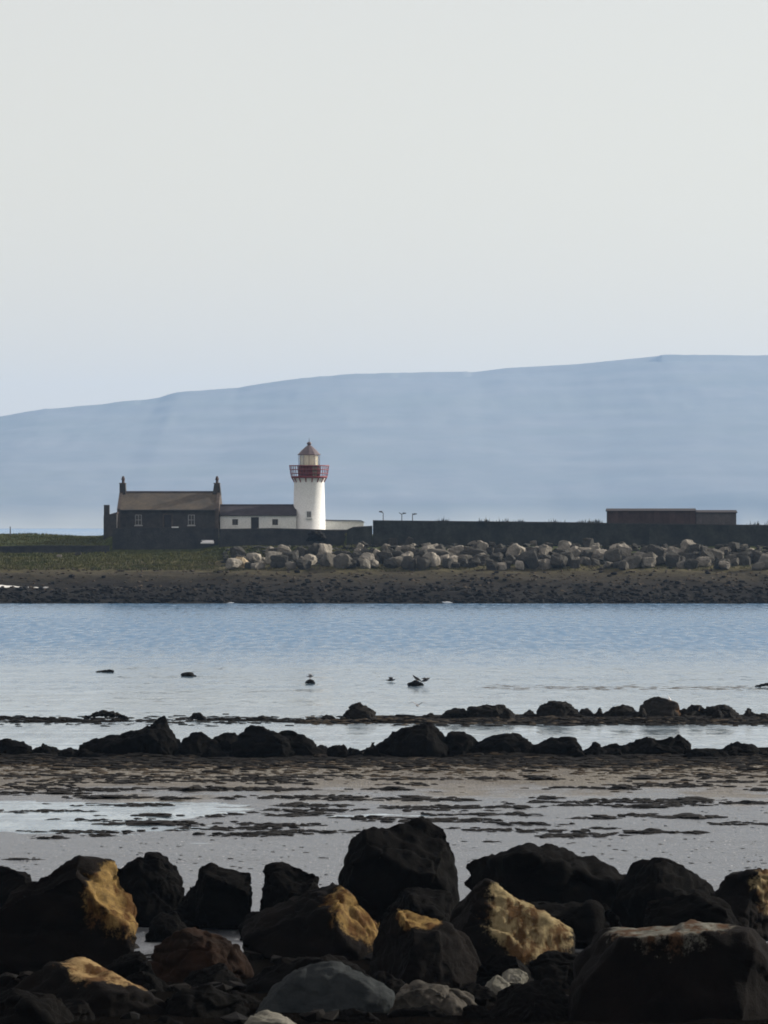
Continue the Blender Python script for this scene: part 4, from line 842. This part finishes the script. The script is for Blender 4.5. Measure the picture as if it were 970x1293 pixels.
boulder('slab-sided boulder right of centre with a long khaki sloping face', [(548, 1260), (552, 1150), (570, 1122), (592, 1113), (612, 1108), (645, 1126), (692, 1156), (727, 1178), (725, 1204), (716, 1260)], 112.5,
        front=[(552, 1260, 0.9), (566, 1150, 0.7), (610, 1118, 0.55), (634, 1150, 0.85), (652, 1178, 1.1), (700, 1200, 0.95), (724, 1204, 0.5), (640, 1260, 1.5)], lit_patch=TN, spot=(672, 1158, 0.6), radius=1.05, amp=0.022, thick=0.6)
boulder('dark brown rock under the sandy gap left of centre', [(176, 1262), (184, 1205), (200, 1180), (222, 1170), (248, 1172), (278, 1184), (300, 1196), (318, 1225), (322, 1262)], 111, front=[(180, 1262, 0.9), (205, 1200, 0.7), (262, 1190, 0.7), (285, 1205, 0.7), (280, 1262, 1.1)], mat=rock_mat('dark_brown_stone', (0.004, 0.003, 0.002), (0.024, 0.012, 0.007)))
boulder('rounded dark boulder with ochre crown right of the tan-nosed boulder', [(466, 1275), (472, 1196), (486, 1168), (504, 1152), (522, 1146), (542, 1150), (560, 1164), (574, 1188), (588, 1222), (606, 1244), (612, 1275)], 108.5,
        front=[(470, 1275, 0.8), (486, 1190, 0.6), (505, 1164, 0.45), (545, 1164, 0.5), (565, 1205, 0.7), (590, 1255, 0.7), (530, 1275, 1.2), (520, 1200, 0.9)], lit_patch=OC, spot=(532, 1152, 0.2), radius=0.5, amp=0.02, thick=0.7)
# near rank
boulder('low dark boulder with sunlit tan top, lower left', [(-30, 1330), (20, 1250), (66, 1207), (106, 1210), (160, 1218), (186, 1229), (204, 1246), (250, 1330)], 100.5,
        front=[(-20, 1330, 1.4), (88, 1222, 0.6), (126, 1242, 1.3), (138, 1256, 1.6), (160, 1252, 1.5), (200, 1252, 0.9), (140, 1330, 1.9), (230, 1330, 1.2)], lit_patch=((0.24, 0.16, 0.075), (0.34, 0.25, 0.12), (0.42, 0.33, 0.20)), spot=(140, 1228, 0.25), radius=0.95, amp=0.015, thick=0.6)  # tan patch paints the sunlit top
M['greyb'] = rock_mat('blue_grey_stone', (0.010, 0.013, 0.015), (0.04, 0.045, 0.047), fine=1.2)
boulder('blue-grey rounded boulder, bottom centre', [(322, 1315), (334, 1246), (348, 1236), (380, 1226), (402, 1217), (432, 1212), (452, 1220), (478, 1236), (496, 1250), (504, 1315)], 100.5, mat=M['greyb'], amp=0.022,
        front=[(326, 1315, 0.7), (345, 1250, 0.35), (410, 1228, 0.25), (440, 1226, 0.3), (480, 1252, 0.5), (496, 1272, 0.4), (420, 1300, 0.9)])
M['greyc'] = rock_mat('speckled_grey_stone', (0.008, 0.008, 0.008), (0.11, 0.10, 0.085), fine=1.8)
boulder('speckled grey boulder beside the blue-grey one, bottom centre', [(486, 1325), (492, 1262), (508, 1246), (530, 1239), (562, 1236), (584, 1241), (600, 1252), (612, 1325)], 99, mat=M['greyc'], amp=0.03)
M['paleb'] = rock_mat('pale_dry_stone', (0.08, 0.08, 0.065), (0.22, 0.21, 0.18), fine=2.0)
boulder('small pale stone below the slab-sided boulder, nearer of two', [(610, 1256), (614, 1236), (626, 1231), (640, 1238), (650, 1250), (648, 1258)], 103.5, mat=M['paleb'], amp=0.02)
boulder('small pale stone below the slab-sided boulder, further of two', [(630, 1242), (635, 1226), (648, 1223), (664, 1227), (668, 1238), (660, 1246)], 105, mat=M['paleb'], amp=0.02)
boulder('grey-topped stone at the bottom edge left of centre', [(296, 1330), (308, 1288), (322, 1277), (338, 1274), (364, 1278), (392, 1290), (410, 1330)], 97, mat=M['paleb'], amp=0.025)
boulder('huge flat-topped dark slab filling the lower right corner', [(712, 1345), (724, 1194), (734, 1166), (800, 1163), (858, 1158), (900, 1162), (956, 1167), (985, 1182), (1020, 1345)], 99,
        front=[(718, 1345, 2.0), (727, 1192, 1.5), (800, 1183, 1.7), (870, 1173, 1.6), (945, 1169, 1.3), (962, 1190, 1.4), (975, 1345, 1.9), (830, 1345, 2.1)], lit_patch=GR, spot=(845, 1150, 0.6), radius=1.25, amp=0.014, thick=0.5)  # grey patch paints the sunlit top, front stays dark
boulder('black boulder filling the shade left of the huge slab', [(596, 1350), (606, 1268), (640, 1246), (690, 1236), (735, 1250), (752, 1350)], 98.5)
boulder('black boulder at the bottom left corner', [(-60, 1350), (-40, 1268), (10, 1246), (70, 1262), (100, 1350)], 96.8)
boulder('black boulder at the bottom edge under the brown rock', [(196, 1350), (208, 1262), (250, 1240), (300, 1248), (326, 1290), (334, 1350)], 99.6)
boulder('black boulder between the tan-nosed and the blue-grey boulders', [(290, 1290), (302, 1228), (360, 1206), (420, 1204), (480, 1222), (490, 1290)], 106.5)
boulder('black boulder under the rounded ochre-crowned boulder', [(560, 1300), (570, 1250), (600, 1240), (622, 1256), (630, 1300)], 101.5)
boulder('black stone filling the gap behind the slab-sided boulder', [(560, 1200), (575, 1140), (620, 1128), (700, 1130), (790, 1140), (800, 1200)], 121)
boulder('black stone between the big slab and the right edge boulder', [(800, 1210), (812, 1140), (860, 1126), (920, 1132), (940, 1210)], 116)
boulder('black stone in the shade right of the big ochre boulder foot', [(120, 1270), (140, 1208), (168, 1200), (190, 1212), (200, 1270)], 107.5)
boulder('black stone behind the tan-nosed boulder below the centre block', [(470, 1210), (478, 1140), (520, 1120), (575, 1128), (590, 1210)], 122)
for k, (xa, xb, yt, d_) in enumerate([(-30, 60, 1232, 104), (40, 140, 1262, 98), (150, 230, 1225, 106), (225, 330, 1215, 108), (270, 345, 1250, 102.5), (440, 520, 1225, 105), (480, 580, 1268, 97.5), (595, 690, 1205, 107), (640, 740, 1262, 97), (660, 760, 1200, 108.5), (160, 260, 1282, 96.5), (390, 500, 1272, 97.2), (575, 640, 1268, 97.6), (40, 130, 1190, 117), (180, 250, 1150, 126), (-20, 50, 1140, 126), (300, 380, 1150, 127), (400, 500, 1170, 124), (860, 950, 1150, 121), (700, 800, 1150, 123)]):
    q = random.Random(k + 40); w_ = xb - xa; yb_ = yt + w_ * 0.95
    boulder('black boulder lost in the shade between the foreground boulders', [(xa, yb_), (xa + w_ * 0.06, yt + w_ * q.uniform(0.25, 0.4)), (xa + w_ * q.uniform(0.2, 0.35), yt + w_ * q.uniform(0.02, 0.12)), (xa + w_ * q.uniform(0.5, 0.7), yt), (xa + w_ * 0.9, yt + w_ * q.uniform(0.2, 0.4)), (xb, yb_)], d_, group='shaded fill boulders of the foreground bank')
fillers = []
for k in range(260):
    pxx = r.uniform(-20, 990); d_ = r.uniform(97, 128); fillers.append(((pxx - CX) / FPX * d_, d_, r.uniform(0.08, 0.3)))
xs_ = np.array([f_[0] for f_ in fillers]); ds_ = np.array([f_[1] for f_ in fillers]); zs_ = beach_z(xs_, ds_)
its = [((x_, d_, z_ + s * 0.3), (s * 1.2, s, s * 0.8), r.uniform(0, 6.28), r.randrange(10)) for (x_, d_, s), z_ in zip(fillers, zs_) if not (170 < x_ / d_ * FPX + CX < 310 and d_ > 112)]
tag(scatter_mesh('boulder_foot_stones', its, M['wrack'], base_st), 'small dark stones packed between the foreground boulders', 'stones', kind='stuff')

# ------------------------------------------------------------------ birds
def bird_mesh(name, L_, wing_up, span, fold=False, neck=False):
    """continuous body: spindle with head, tail and two bent wings, fused by a voxel remesh; faces +x"""
    bm = bmesh.new()
    secs = [(-0.62, 0.02, 0.03), (-0.45, 0.07, 0.04), (-0.2, 0.12, 0.13), (0.1, 0.14, 0.16), (0.3, 0.10, 0.12), (0.4, 0.07, 0.09)]
    hd = [(0.46, 0.075, 0.09), (0.55, 0.05, 0.06), (0.62, 0.02, 0.02), (0.72, 0.012, 0.012)]
    rings = []
    for x_, w_, h_ in secs + ([] if neck else hd):
        zo = 0.10 * max(0, (x_ - 0.3) / 0.3); rings.append([bm.verts.new((x_ * L_, w_ * L_ * math.cos(a), (h_ * math.sin(a) + zo) * L_)) for a in np.linspace(0, 2 * math.pi, 10, endpoint=False)])
    for a, b_ in zip(rings, rings[1:]):
        for k in range(10): bm.faces.new((a[k], a[(k + 1) % 10], b_[(k + 1) % 10], b_[k]))
    bm.faces.new(rings[0][::-1]); bm.faces.new(rings[-1])
    if neck:                                   # swan-like curved neck and head
        pts = [(0.35, 0.06, 0.07), (0.5, 0.25, 0.05), (0.46, 0.5, 0.045), (0.5, 0.68, 0.045), (0.62, 0.7, 0.055), (0.78, 0.64, 0.02)]
        for (xa, za_, ra), (xb, zb_, rb) in zip(pts, pts[1:]): tube(bm, (xa * L_, 0, za_ * L_), (xb * L_, 0, zb_ * L_), ra * L_, rb * L_)
    for s in (-1, 1):
        if fold: continue
        pr = [(0.0, 0.0, 0.22), (0.5, wing_up * 0.6, 0.19), (1.0, wing_up * 0.35, 0.03)]
        rg = []
        for f_, up, ch in pr:
            y_ = s * f_ * span / 2 * L_; z_ = (0.06 + up * span / 2) * L_; x_ = (0.12 - 0.16 * f_) * L_
            rg.append([bm.verts.new(q) for q in ((x_ + ch * L_, y_, z_ - 0.02 * L_), (x_ - ch * L_, y_, z_ - 0.02 * L_), (x_ - ch * L_, y_, z_ + 0.02 * L_), (x_ + ch * L_, y_, z_ + 0.02 * L_))])
        for a, b_ in zip(rg, rg[1:]):
            for k in range(4): bm.faces.new((a[k], a[(k + 1) % 4], b_[(k + 1) % 4], b_[k]))
        bm.faces.new(rg[0]); bm.faces.new(rg[-1])
    bmesh.ops.recalc_face_normals(bm, faces=bm.faces)
    me = bpy.data.meshes.new(name); bm.to_mesh(me); bm.free(); me = remeshed(me, 0.022 * L_); me.name = name
    me.polygons.foreach_set('use_smooth', [True] * len(me.polygons)); return me
def bird(name, label, loc, L_, mat, rz, wing_up=0.3, span=2.2, fold=False, neck=False, legs=0.0, tilt=0.0):
    T = thing(name, label, 'bird', loc, rz)
    o = link('body', bird_mesh('body', L_, wing_up, span, fold, neck), mat, T); o.location.z = legs; o.rotation_euler = (0, tilt, 0)
    if legs:
        for s in (-1, 1): obj('leg', tube(bmesh.new(), (0, s * 0.06 * L_, -0.03), (0, s * 0.06 * L_, legs), 0.018 * L_, 0.025 * L_, 6), M['beak'], T)
    return T
def water_d(py): return CAMH / ((py - HOR) / FPX)
p = P(565, 767, 716); bird('waterbird', 'white bird afloat near the middle of the island shore', (p.x, 716, 0.16), 1.15, M['bird_white'], math.pi, fold=True)
p = P(291, 765, 716); bird('waterbird', 'white bird afloat by the left part of the island shore', (p.x, 716, 0.12), 0.8, M['bird_white'], 0.0, fold=True)
p = P(57, 732, 738); bird('gull', 'white gull standing at the end of the pale tide pool', (p.x, 738, float(island_z(np.array([p.x]), np.array([738.0]))[0])+0.2), 0.75, M['bird_white'], 0.3, fold=True, legs=0.2)
p = P(391, 858, 358); bird('wading_bird', 'grey bird with a raised wing on the small rock in calm water', (p.x + 0.03, 358, p.z + 0.0), 0.45, M['bird_grey'], 0.3, wing_up=0.75, span=1.3, legs=0.2)
p = P(493, 860, 362); bird('wading_bird', 'dark bird lifting its wings from the water left of the two-bird rock', (p.x, 362, 0.12), 0.55, M['bird_dark'], 0.2, wing_up=0.8, span=1.3)
p = P(527, 859, 352); bird('cormorant', 'black cormorant sitting on the two-bird rock', (p.x, 352, p.z + 0.0), 0.6, M['bird_dark'], 2.9, fold=True, legs=0.1, tilt=-0.5)
p = P(537, 861, 351); bird('cormorant', 'black cormorant spreading wings beside the two-bird rock', (p.x, 351, p.z + 0.1), 0.6, M['bird_dark'], 0.4, wing_up=0.35, span=1.7, tilt=-0.3)
p = P(527.5, 891, 285); bird('gull', 'grey gull flying low over the water before the far bar', (p.x, 285, p.z), 0.42, M['bird_grey'], 1.2, wing_up=0.45, span=2.6)
p = P(846, 875, 318); bird('gull', 'white gull standing behind the biggest far boulder', (p.x, 318, 0.05), 0.5, M['bird_white'], 1.9, fold=True, legs=0.18, tilt=-0.6)
p = P(838, 877, 318); bird('gull', 'dark-backed gull beside the white gull behind the biggest far boulder', (p.x, 317, 0.02), 0.45, M['bird_grey'], 2.8, fold=True, legs=0.12)
p = P(883, 897, 291); bird('wading_bird', 'tiny wader on the low rock right of the biggest far boulder', (p.x, 291, p.z), 0.26, M['bird_dark'], 1.0, fold=True, legs=0.1, tilt=-0.8)
p = P(908, 897, 291); bird('wading_bird', 'tiny wader on the flat-topped rock near the right of the far bar', (p.x, 291, p.z), 0.26, M['bird_dark'], 2.0, fold=True, legs=0.1, tilt=-0.8)

# ------------------------------------------------------------------ haze: even pale air round everything
hz = obj('haze', bx(-13100, 13100, -620, 20100, -3.0, 535), None)
m = bpy.data.materials.new('haze_air'); m.use_nodes = True; t = m.node_tree; t.nodes.clear()
out = t.nodes.new('ShaderNodeOutputMaterial'); pv = t.nodes.new('ShaderNodeVolumePrincipled')
pv.inputs['Color'].default_value = (0.43, 0.65, 0.97, 1); pv.inputs['Density'].default_value = 3.9e-5; pv.inputs['Anisotropy'].default_value = 0.25
t.links.new(pv.outputs[0], out.inputs['Volume']); hz.data.materials.append(m); tag(hz, kind='stuff')
